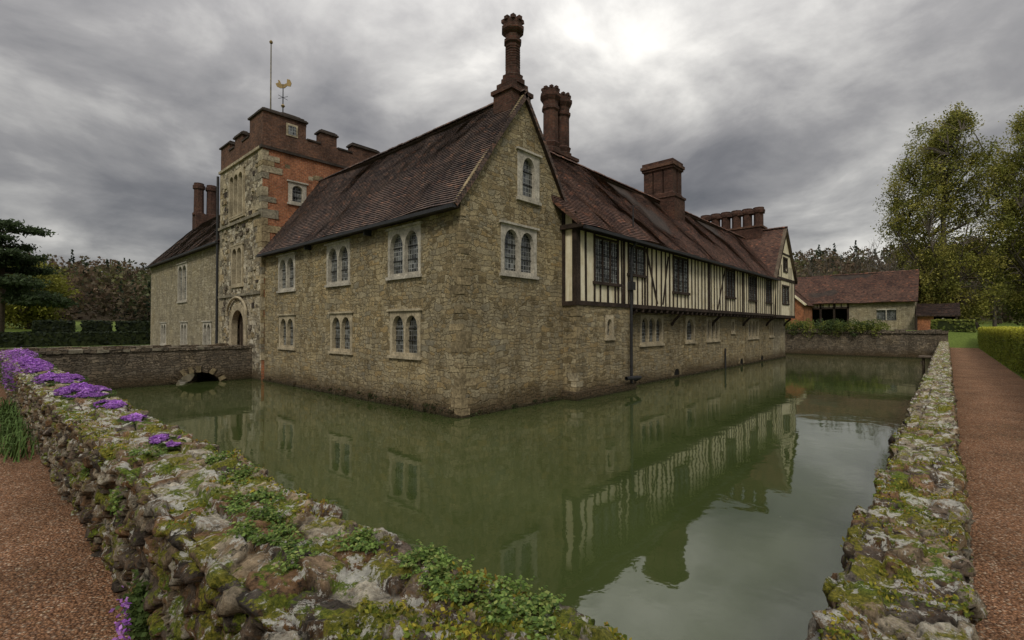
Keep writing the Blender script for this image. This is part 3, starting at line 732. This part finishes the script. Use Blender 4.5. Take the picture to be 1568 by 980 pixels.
# ------------------------------------------------------------ outbuildings
bn=empty('barn'); b=MB()
plate(b,(60,0,0),Y,-X,rect(-8,-2,2,5.8),[rect(-6.4,-4.6,3.4,4.6)],.3,'stonepale'); box(b,60.2,60.25,-6.5,-4.5,3.3,4.7,'glass')
box(b,59.95,60.1,-5.55,-5.45,3.4,4.6,'frame'); box(b,59.95,60.1,-6.4,-4.6,4.6,4.75,'frame')
plate(b,(60,0,0),Y,-X,rect(-2,7,5.0,5.8),[],0,'plaster'); plate(b,(63,0,0),Y,-X,rect(-2,7,2,5.8),[],0,'dark')
for y_ in (-2,-.6,.8,2.2): box(b,59.9,60.15,y_,y_+.2,2.2,5.8,'timber')
box(b,59.9,60.1,-2,7,4.85,5.05,'timber'); box(b,59.9,60.1,-8,7,5.7,5.85,'timber')
for i in range(14): box(b,59.93,60.05,-1.9+i*.62,-1.8+i*.62,5,5.7,'timber')
plate(b,(0,-8,0),X,-Y,[(60,2),(68,2),(68,5.8),(64,9.3),(60,5.8)],[],0,'stonepale')
plate(b,(68,0,0),Y,X,rect(-8,12,2,5.8),[],0,'stonepale')
roof(b,(59.5,-8.3,5.5),(59.5,16,5.5),(64,-8.3,9.4),(64,16,9.4),'tilered',seed=21,sag=.2)
roof(b,(68.5,-8.3,5.5),(68.5,16,5.5),(64,-8.3,9.4),(64,16,9.4),'tilered',seed=22)
plate(b,(55,0,0),Y,-X,[(1.8,2),(8,2),(8,5.4),(4.9,8.3),(1.8,5.4)],[rect(4.6,5.6,3.2,4.4)],.2,'brick'); plate(b,(0,1.8,0),X,-Y,rect(55,60,2,5.4),[],0,'brick')
box(b,55.15,55.2,4.5,5.7,3.1,4.5,'glass')
roof(b,(54.7,1.5,5.2),(62,1.5,5.2),(54.7,4.9,8.5),(62,4.9,8.5),'tilered',seed=23); roof(b,(54.7,8.3,5.2),(62,8.3,5.2),(54.7,4.9,8.5),(62,4.9,8.5),'tilered',seed=24)
beam(b,(55,1.5,5.2),(55,4.9,8.45),.2,-X,.32,'plaster'); beam(b,(55,8.3,5.2),(55,4.9,8.45),.2,-X,.32,'plaster')
plate(b,(61.5,0,0),Y,-X,rect(-11.5,-8,2,4.2),[],0,'dark')
roof(b,(58.9,-11.7,3.9),(58.9,-8.1,3.9),(62.2,-11.7,5.3),(62.2,-8.1,5.3),'tile',seed=31)
roof(b,(65.6,-11.7,3.9),(65.6,-8.1,3.9),(62.2,-11.7,5.3),(62.2,-8.1,5.3),'tile',seed=32)
for y_ in (-11.5,-8.25): box(b,59.0,59.2,y_,y_+.18,2,4.0,'timber')
plate(b,(59.3,0,0),Y,-X,rect(-9.6,-8.2,2,4.0),[],0,'brick'); box(b,59.1,59.2,-10.4,-10.25,2,3.6,'frame')
plate(b,(0,-11.6,0),X,-Y,[(59.3,2),(65,2),(65,4.0),(62.2,5.2),(59.3,4.0)],[],0,'brick')
b.build('barn_body',bn)

# ------------------------------------------------------------ vegetation
def lerpcols(cols,n,rng,var=.25):
    cols=np.array(cols); a=cols[rng.integers(0,len(cols),n)]; return a*rng.uniform(1-var,1+var,(n,1))
def hedge(name,x0,x1,y0,y1,z0,z1,dens,size,cols,seed=0,top=None):
    rng=np.random.default_rng(seed); e=empty(name); mb=MB(); i=.08
    box(mb,x0+i,x1-i,y0+i,y1-i,z0,z1-i,'hedgecore'); mb.build('core',e)
    C=[];Nn=[]
    def face(o,u,v,n,su,sv):
        k=int(su*sv*dens); a=rng.uniform(0,1,(k,2)); p=np.array(o)+np.outer(a[:,0]*su,u)+np.outer(a[:,1]*sv,v)
        w=np.array([noise.noise(V(q*.8)) for q in p])*.10+rng.normal(0,.035,k)-.03
        C.append(p+np.outer(w,n)); Nn.append(np.tile(np.array(n,float),(k,1)))
    face((x0,y0,z0),(1,0,0),(0,0,1),(0,-1,0),x1-x0,z1-z0); face((x0,y1,z0),(1,0,0),(0,0,1),(0,1,0),x1-x0,z1-z0)
    face((x0,y0,z0),(0,1,0),(0,0,1),(-1,0,0),y1-y0,z1-z0); face((x1,y0,z0),(0,1,0),(0,0,1),(1,0,0),y1-y0,z1-z0)
    face((x0,y0,z1),(1,0,0),(0,1,0),(0,0,1),x1-x0,y1-y0)
    C=np.concatenate(C);Nn=np.concatenate(Nn); col=lerpcols(cols,len(C),rng)
    if top is not None:
        t=ss(z1-.55,z1,C[:,2])[:,None]; col=col*(1-t*.8)+np.array(top)*t*.8*rng.uniform(.7,1.3,(len(C),1))
    leaves('foliage',C,rng.uniform(.6,1.3,len(C))*size,col,e,1.4,Nn,rng)
MAT['hedgecore']=plain('hedge_core',(.03,.04,.012),.3,5)
hedge('clipped_hedge',0,45.5,-14.0,-12.55,.94,2.6,520,.055,[(.22,.27,.035),(.28,.32,.045),(.14,.18,.025)],1,top=(.52,.50,.06))
hedge('clipped_hedge',47.5,50,-12.4,-9.6,2.0,3.3,60,.16,[(.12,.16,.035),(.15,.18,.04)],2,top=(.22,.24,.05))
dk=[(.022,.032,.014),(.034,.046,.019),(.025,.034,.022)]
for k,(a,b_) in enumerate(((-6.6,-3.9),(-3.3,-1.2),(-.7,1.8),(2.3,5.5))): hedge('yew_hedge',a,b_,49.2,51.2,.9,3.2,40,.2,dk,10+k)
hedge('yew_hedge',-14,8,46.8,48,.9,2.2,40,.18,dk,20)

def foliage_clumps(name,centers,rad,n,size,cols,seed,flat=1.,parent=None):
    rng=np.random.default_rng(seed); C=[];K=[]
    for c,r in zip(centers,rad):
        m=int(n*(r/np.mean(rad))**1.5)+3; p=rng.normal(size=(m,3)); p/=np.linalg.norm(p,axis=1,keepdims=True)
        p*=rng.uniform(.35,1.,(m,1))**.5*r; p[:,2]*=flat; C.append(np.array(c)+p)
        base=np.array(cols)[rng.integers(0,len(cols))]*rng.uniform(.8,1.2); K.append(base*rng.uniform(.75,1.25,(m,1)))
    C=np.concatenate(C);K=np.concatenate(K); return leaves(name,C,rng.uniform(.6,1.3,len(C))*size,K,parent,1.3,None,rng)

def crown_tree(name,base,H,R,z0,ncl,nleaf,lsize,cols,seed,bark='bark',trunk=.4,sig=.6,gap=-.1,dens_out=.6,droop=1.3):
    rng=np.random.default_rng(seed); e=empty(name); mb=MB(); base=V(base)
    tp=[];tr=[]
    for i in range(9):
        t=i/8; tp.append(base+V((math.sin(t*3+seed)*R*.06,math.cos(t*2.3+seed)*R*.06-R*.06*math.cos(seed),H*.88*t))); tr.append(trunk*(1-t)**1.1+.04)
    tube(mb,tp,tr,bark,8)
    samp=[(p,tr[i]) for i,p in enumerate(tp) if i>1]
    def shape(zrel):
        u=(zrel-z0)/(H-z0); u=min(max(u,0),1); return (math.sin(math.pi*(u*.85+.12))**.7)
    for i in range(20):
        a=i*2.4+rng.uniform(-.3,.3); t=rng.uniform(.12,.8); st=tp[0].lerp(tp[-1],t); zz=t*H*.88
        ze=min(zz+rng.uniform(.12,.3)*H,H*.96); rr=R*shape(ze)*rng.uniform(.6,.9)
        en=base+V((math.cos(a)*rr,math.sin(a)*rr,ze)); md=st.lerp(en,.45)+V((0,0,-.02*H))+V(rng.normal(0,.25,3))
        pts=[]
        for q in range(7):
            s=q/6; pts.append(st*(1-s)**2+md*2*s*(1-s)+en*s*s)
        r0=trunk*.38*(1-t*.6); tube(mb,pts,[r0*(1-q/6)**.9+.03 for q in range(7)],bark,6); samp+= [(p,r0*.5) for p in pts[1:]]
    kd=kdtree.KDTree(len(samp))
    for i,(p,r) in enumerate(samp): kd.insert(p,i)
    kd.balance(); C=[];K=[]; cnt=0; tries=0
    while cnt<ncl and tries<ncl*40:
        tries+=1
        zr=rng.uniform(z0,H); rr=R*shape(zr)*rng.uniform(0,1)**dens_out; a=rng.uniform(0,2*math.pi)
        if noise.noise(V((math.cos(a)*1.3+seed,math.sin(a)*1.3,zr*.22)))*.6+1.<rr/(R*shape(zr)+1e-6): continue
        c=V((math.cos(a)*rr,math.sin(a)*rr,zr))
        if noise.noise(V((c.x*.35+seed,c.y*.35,c.z*.28)))<gap: continue
        c=base+c; cnt+=1
        p,i,d=kd.find(c-Z*1.2); mdp=p.lerp(c,.5)+Z*.3*d*.4
        tube(mb,[p,mdp,c],[.07,.045,.015],bark,4)
        n=max(4,int(nleaf*rng.uniform(.3,1.6))); q=rng.normal(size=(n,3))*sig*rng.uniform(.6,1.3)
        dr=np.abs(rng.normal(size=n))*sig*droop; q[:,0]*=.75; q[:,1]*=.75; q[:,2]=q[:,2]*.45-dr*.9+.3*sig
        C.append(np.array(c)+q); bc=np.array(cols)[rng.integers(0,len(cols))]*rng.uniform(.75,1.25); K.append(bc*rng.uniform(.7,1.3,(n,1)))
    mb.build('trunk_and_limbs',e,True); C=np.concatenate(C);K=np.concatenate(K)
    leaves('foliage',C,rng.uniform(.6,1.3,len(C))*lsize,K,e,1.6,None,rng); return e
yg=[(.29,.28,.06),(.21,.22,.05),(.35,.32,.08),(.17,.18,.045)]
crown_tree('birch_tree',(69,-10.7,2.2),27,6.5,2.0,1000,85,.14,yg,5,'barkgrey',.5,.60,-.06)
crown_tree('birch_tree',(71,-18.8,2.2),25.5,5.8,3.5,800,80,.145,yg,8,'barkgrey',.45,.60,-.06)
crown_tree('birch_tree',(80,-19.5,2.2),20,5.5,2,320,60,.2,[(.16,.18,.04),(.12,.14,.03)],18,'barkgrey',.4,.7,-.1)
crown_tree('sallow_tree',(-5.8,76,2.3),8.5,4.2,1.5,190,90,.22,[(.26,.26,.045),(.19,.19,.035)],12,'bark',.3,.6,-.15)
crown_tree('sallow_tree',(-13,82,2.3),10,4.5,1.5,140,90,.22,[(.22,.22,.045),(.16,.17,.035)],13,'bark',.3,.6,-.15)
def pine(name,base,H,R,seed):
    rng=np.random.default_rng(seed); e=empty(name); mb=MB(); base=V(base); C=[];K=[]
    tube(mb,[base,base+V((.2,.1,H*.5)),base+V((0,.2,H*.97))],[.45,.3,.06],'bark',8)
    for i in range(34):
        t=rng.uniform(.28,1.); a=i*2.4+rng.uniform(-.5,.5); z=H*t; l=R*(1.15-t*.75)*rng.uniform(.55,1.1)
        d=V((math.cos(a),math.sin(a),0)); s=base+Z*z; pts=[s,s+d*l*.5+Z*.25*rng.uniform(-.3,1),s+d*l+Z*rng.uniform(-.2,.7)]
        tube(mb,pts,[.12,.07,.03],'bark',5)
        for k in range(int(4+l*2.2)):
            q=rng.uniform(.3,1.08); c=pts[0].lerp(pts[2],q)+V(rng.normal(0,.35,3)*np.array([1,1,.5]))
            n=70; o=rng.normal(size=(n,3))*np.array([.48,.48,.14]); C.append(np.array(c)+o); K.append(np.array((.045,.066,.028))*rng.uniform(.7,1.5)*rng.uniform(.6,1.3,(n,1)))
    mb.build('trunk_and_boughs',e,True); C=np.concatenate(C);K=np.concatenate(K); leaves('needles',C,rng.uniform(.5,1.2,len(C))*.19,K,e,2.2,None,rng)
pine('pine_tree',(-8.6,62,1.6),12.0,6.0,9)
rng=np.random.default_rng(44); C=[];K=[];Sz=[]
for i in range(2500):
    a=math.radians(rng.uniform(-35,128)); r=rng.uniform(0,1)**.9*130+104
    x=10+r*math.cos(a); y=10+r*math.sin(a); g=float(hz(x,y)); con=rng.random()<.10
    h=rng.uniform(7,12.5)*(1.15 if con else 1); w=rng.uniform(2.4,4.4)*(.5 if con else 1)
    m=130; u=rng.uniform(0,1,m)
    if con: rad=w*(1-u)**.8; bc=np.array((.035,.052,.028))
    else:
        rad=w*np.sin(np.pi*np.clip(u*.9+.08,0,1))**.6; bc=np.array([(.15,.105,.068),(.11,.09,.052),(.13,.13,.045),(.17,.125,.075),(.09,.10,.045)][rng.integers(0,5)])
    th_=rng.uniform(0,2*np.pi,m); rr=rad*rng.uniform(.3,1.,m)**.5
    C.append(np.stack([x+rr*np.cos(th_),y+rr*np.sin(th_),g+h*(.02+u*.98)],axis=1)); K.append(bc*rng.uniform(.55,1.35,(m,1))*(.55+.6*u[:,None])); Sz.append(rng.uniform(.35,1.0,m)*(.9 if not con else .7))  # leaf colour darkened toward the crown base as painted shade
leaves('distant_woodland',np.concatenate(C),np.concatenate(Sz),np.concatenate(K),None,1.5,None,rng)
bt=MB(); rnd=random.Random(5)
def grow(p,d,l,r,lev):
    q=p; pts=[p];rs=[r]
    for i in range(3):
        d=(d+V((rnd.gauss(0,.12),rnd.gauss(0,.12),.05))).normalized(); q=q+d*l/3; pts.append(q); rs.append(r*(1-.2*(i+1)))
    tube(bt,pts,rs,'barkgrey',4 if lev else 5)
    if lev<4:
        for k in range(3 if lev<3 else 4):
            nd=(d+V((rnd.gauss(0,.5),rnd.gauss(0,.5),rnd.gauss(.1,.25)))).normalized(); grow(pts[rnd.choice([2,3])],nd,l*.68,r*.5,lev+1)
for i in range(26):
    y_=rnd.uniform(-16,34); x_=rnd.uniform(82,104); h=rnd.uniform(4.4,6.4); grow(V((x_,y_,float(hz(x_,y_))-.2)),Z.copy(),h,.3,0)
bt.build('bare_trees')
cs=[];rs=[]
for i in range(260):
    y_=random.uniform(-6.5,6); w_=.5+.5*noise.noise(V((y_*.5,3,1))); cs.append((44.1+random.uniform(-.45,1.2),y_,2.45+random.uniform(-.35,.55)*(.6+w_))); rs.append(random.uniform(.2,.55))
foliage_clumps('bank_shrubs',cs,rs,70,.10,[(.12,.15,.035),(.20,.22,.05),(.07,.10,.035)],3)
def topleaf(name,c,rx,ry,h,n,size,cols,seed,cut=-.12):
    rng=np.random.default_rng(seed); a=rng.uniform(0,2*np.pi,n); r=rng.uniform(0,1,n)**.5
    x=c[0]+rx*r*np.cos(a); y=c[1]+ry*r*np.sin(a)
    b=np.array([noise.fractal(V((xx*5,yy*2.6,seed//100)),.8,2.1,3) for xx,yy in zip(x,y)])
    keep=b>cut; x=x[keep];y=y[keep];b=b[keep];r=r[keep]; n=len(x)
    over=np.clip((-8.74-x)/.3,0,1)
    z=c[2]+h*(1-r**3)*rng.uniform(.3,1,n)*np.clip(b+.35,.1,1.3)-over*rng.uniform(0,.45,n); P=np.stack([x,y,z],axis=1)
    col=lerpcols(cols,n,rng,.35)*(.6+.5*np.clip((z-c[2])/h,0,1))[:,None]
    return leaves(name,P,rng.uniform(.6,1.4,n)*size,col,None,1.6,np.tile(np.array([0,0,1.]),(n,1)),rng)
rng=np.random.default_rng(99)
P=[]
for co in WALLCO:
    d=np.linalg.norm(co-np.array(CAM),axis=1); c=co[(d<8)]; c=c[rng.random(len(c))<.6]
    mk=np.array([noise.fractal(V(q*2.6),.8,2.1,4) for q in c])
    P.append(c[mk>.17])
P=np.concatenate(P); P=np.repeat(P,2,axis=0)+rng.normal(0,.006,(len(P)*2,3)); P[:,2]+=.007
mc=np.array([(.11,.14,.02),(.24,.24,.03),(.38,.32,.045),(.17,.23,.035),(.30,.20,.04)])
kk=np.array([noise.noise(V(q*5)) for q in P]); idx=np.clip(((kk+.5)*5).astype(int)+rng.integers(-1,2,len(P)),0,4)
leaves('moss_tufts',P,rng.uniform(.5,1.4,len(P))*.0125,mc[idx]*rng.uniform(.5,1.3,(len(P),1)),None,1.8,None,rng)
allw=np.concatenate(WALLCO)
def wallz(x,y):
    d=(allw[:,0]-x)**2+(allw[:,1]-y)**2; return float(allw[np.argmin(d),2])
gr=[(.14,.22,.045),(.20,.29,.07),(.09,.15,.04),(.24,.28,.08)]
def herb(name,c,R,nst,seed,cols=gr,L=.06,ls=.012):
    rng=np.random.default_rng(seed); P=[];Nn=[]
    for i in range(nst):
        a=rng.uniform(0,2*math.pi); rr=R*rng.uniform(0,1)**.6; bx=c[0]+rr*math.cos(a)*.8; by=c[1]+rr*math.sin(a)*1.3
        if noise.noise(V((bx*14,by*14,seed)))<-.08: continue
        b=np.array([bx,by,wallz(bx,by)])
        d=np.array([math.cos(a)*rng.uniform(.1,.8),math.sin(a)*rng.uniform(.1,.8),rng.uniform(.4,1.2)])+rng.normal(0,.3,3); d/=np.linalg.norm(d); l=L*rng.uniform(.4,1.6)
        sd=np.cross(d,[0,0,1.]); sd/=np.linalg.norm(sd)+1e-6
        for k in range(8):
            t=(k+1)/8; p=b+d*l*t-np.array([0,0,.35*l*t*t]); w=ls*1.1*math.sin(math.pi*min(t*.9+.1,1))
            for s in (-1,1): P.append(p+sd*s*w+rng.normal(0,.003,3)); Nn.append(np.array([0,0,1.])+d*.4)
    P=np.array(P);Nn=np.array(Nn); Nn/=np.linalg.norm(Nn,axis=1,keepdims=True)
    return leaves(name,P,rng.uniform(.7,1.4,len(P))*ls,lerpcols(cols,len(P),rng,.4),None,1.4,Nn,rng)
zt=1.75
for k,(x,y,R,n) in enumerate(((-8.22,-9.08,.09,190),(-8.20,-9.55,.11,210),(-8.42,-9.8,.12,160),(-8.52,-8.2,.13,230),(-8.44,-7.85,.13,190),(-8.3,-8.7,.07,70),(-8.36,-7.3,.10,100),(-8.6,-6.2,.1,70),(-8.55,-8.6,.1,80),(-8.3,-6.8,.08,60),(-8.25,-9.3,.08,90))):
    herb('wall_fern',(x,y,zt+.0),R,n,50+k,L=.068)
pu=[(.50,.20,.66),(.60,.30,.76),(.38,.14,.58)]
for k,(x,y,rx,ry,h,n) in enumerate(((-8.48,-1.4,.30,.9,.09,8500),(-8.55,1.2,.34,1.1,.09,8000),(-8.42,-5.9,.10,.26,.035,700),(-8.75,6.2,.42,3.4,.15,10000),(-8.8,12.5,.55,3.6,.2,7000),(-8.42,-3.2,.14,.38,.04,900),(-8.4,-4.5,.10,.25,.035,300))):
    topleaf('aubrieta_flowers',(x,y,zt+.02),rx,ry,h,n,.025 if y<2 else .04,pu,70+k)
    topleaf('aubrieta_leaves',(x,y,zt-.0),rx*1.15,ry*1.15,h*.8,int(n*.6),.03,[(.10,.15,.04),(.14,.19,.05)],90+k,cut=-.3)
def sideclump(name,c,n,s,cols,seed,size):
    rng=np.random.default_rng(seed); P=rng.normal(size=(n,3))*np.array([s*.35,s,s])+np.array(c); P[:,0]=np.minimum(P[:,0],c[0]+.02)
    return leaves(name,P,rng.uniform(.6,1.4,n)*size,lerpcols(cols,n,rng,.35),None,1.4,None,rng)
sideclump('aubrieta_leaves',(-8.85,-7.4,1.15),900,.07,[(.07,.11,.03),(.10,.15,.04)],5,.022); sideclump('aubrieta_flowers',(-8.91,-7.38,1.12),110,.055,pu,6,.018)
for k,(y,z) in enumerate(((-8.9,1.4),(-6.6,1.55),(-5.2,1.5),(-3.5,1.4),(-9.3,1.2),(-1.5,1.5))): sideclump('wall_fern',(-8.84,y,z),180,.045,gr,30+k,.018)
rng=np.random.default_rng(77); mbp=MB()
MAT['blade']=plain('blade_green',(.085,.14,.035),.35,6)
for i in range(520):
    y=rng.uniform(-1.8,3.8); x=-9.16+rng.normal(0,.10); a=rng.uniform(0,2*math.pi); l=rng.uniform(.18,.42); o=V((math.cos(a),math.sin(a),0)); w=o.cross(Z)*.008
    p=V((x,y,.95)); m=p+o*l*.25+Z*l*.7; t=p+o*l*.65+Z*l*.75; mbp.add([p-w,p+w,m+w,m-w,t],[(0,1,2,3),(3,2,4)],'blade')
mbp.build('daylily_plants')
cs=[];rs=[]
for i in range(60):
    y_=abs(random.gauss(0,1))*5+.3; cs.append((-.08,y_,random.uniform(.0,.25))); rs.append(random.uniform(.04,.11))
for i in range(22):
    cs.append((random.uniform(0,5),-.06,random.uniform(.0,.14))); rs.append(random.uniform(.04,.09))
foliage_clumps('waterline_weeds',cs,rs,30,.035,[(.055,.07,.025),(.04,.05,.02),(.09,.075,.035)],8)
st=MB()
for x_ in (27.0,27.9):
    for y_ in (-9.6,-10.0): tube(st,[(x_,y_,-.3),(x_,y_,.95)],[.06,.05],'wood',6)
box(st,26.8,28.1,-10.2,-9.4,.9,.98,'wood'); box(st,26.8,28.1,-9.55,-9.48,.55,.65,'wood'); st.build('landing_stage')

# ------------------------------------------------------------ world, sun, camera
Sd=V((-.66,-.46,.80)).normalized()
w=bpy.data.worlds.new('World'); scene.world=w; w.use_nodes=True; nt=w.node_tree; bg=nt.nodes['Background']
sky=N(nt,'ShaderNodeTexSky',sky_type='NISHITA'); sky.sun_disc=False; sky.sun_elevation=math.asin(Sd.z); sky.sun_rotation=math.atan2(Sd.x,Sd.y)
d=N(nt,'ShaderNodeTexCoord').outputs['Generated']; sp=N(nt,'ShaderNodeSeparateXYZ',{0:d})
zc=M(nt,'ADD',M(nt,'MAXIMUM',sp.outputs[2],0.),.26)
px=M(nt,'DIVIDE',sp.outputs[0],zc); py=M(nt,'DIVIDE',sp.outputs[1],zc)
cv=N(nt,'ShaderNodeCombineXYZ',{0:px,1:py,2:3.7}).outputs[0]
n1=noi(nt,cv,2.3,9,.56,.25).outputs[0]; n2=noi(nt,cv,.8,4,.5,.2).outputs[0]
val=M(nt,'ADD',M(nt,'MULTIPLY',n1,.55),M(nt,'MULTIPLY',n2,.45))
def glow(B,pw,amt,val):
    B=V(B).normalized()
    dt=N(nt,'ShaderNodeVectorMath',{0:d,1:tuple(B)},operation='DOT_PRODUCT').outputs[1]
    return M(nt,'ADD',val,M(nt,'MULTIPLY',M(nt,'POWER',M(nt,'MAXIMUM',dt,0.),pw),amt))
val=glow((.72,.72,.60),14.,.088,val)
val=glow((1.196,.10,.16),60.,.19,val)
val=glow((.1,1.3,.22),25.,.05,val)
cc_=ramp(nt,val,[(.36,(.92,.92,.97)),(.46,(1.55,1.52,1.56)),(.55,(2.45,2.38,2.36)),(.63,(3.9,3.8,3.65)),(.74,(6.6,6.4,6.0))])
gr_=M(nt,'ADD',M(nt,'MULTIPLY',M(nt,'POWER',M(nt,'MAXIMUM',sp.outputs[2],0.),3.),5.4),.80)  # zenith above the frame brightened to raise the ambient light
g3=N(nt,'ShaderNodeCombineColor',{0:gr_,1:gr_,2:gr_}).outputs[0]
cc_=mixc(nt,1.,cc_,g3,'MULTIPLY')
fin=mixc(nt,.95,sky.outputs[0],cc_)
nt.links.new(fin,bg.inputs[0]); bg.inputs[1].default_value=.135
sl=bpy.data.lights.new('sun','SUN'); sl.energy=1.5; sl.angle=math.radians(14); sl.color=(1,.94,.82)
so=link(bpy.data.objects.new('sun',sl)); so.rotation_euler=Sd.to_track_quat('Z','Y').to_euler()
cd=bpy.data.cameras.new('camera'); co=link(bpy.data.objects.new('camera',cd)); co.location=CAM
cd.sensor_width=36; cd.lens=16.8; cd.clip_start=.05; cd.clip_end=3000
co.rotation_euler=(math.radians(90.78),0,math.radians(-47.7)); scene.camera=co
scene.view_settings.view_transform='Standard'; scene.view_settings.look='None'; scene.view_settings.exposure=0
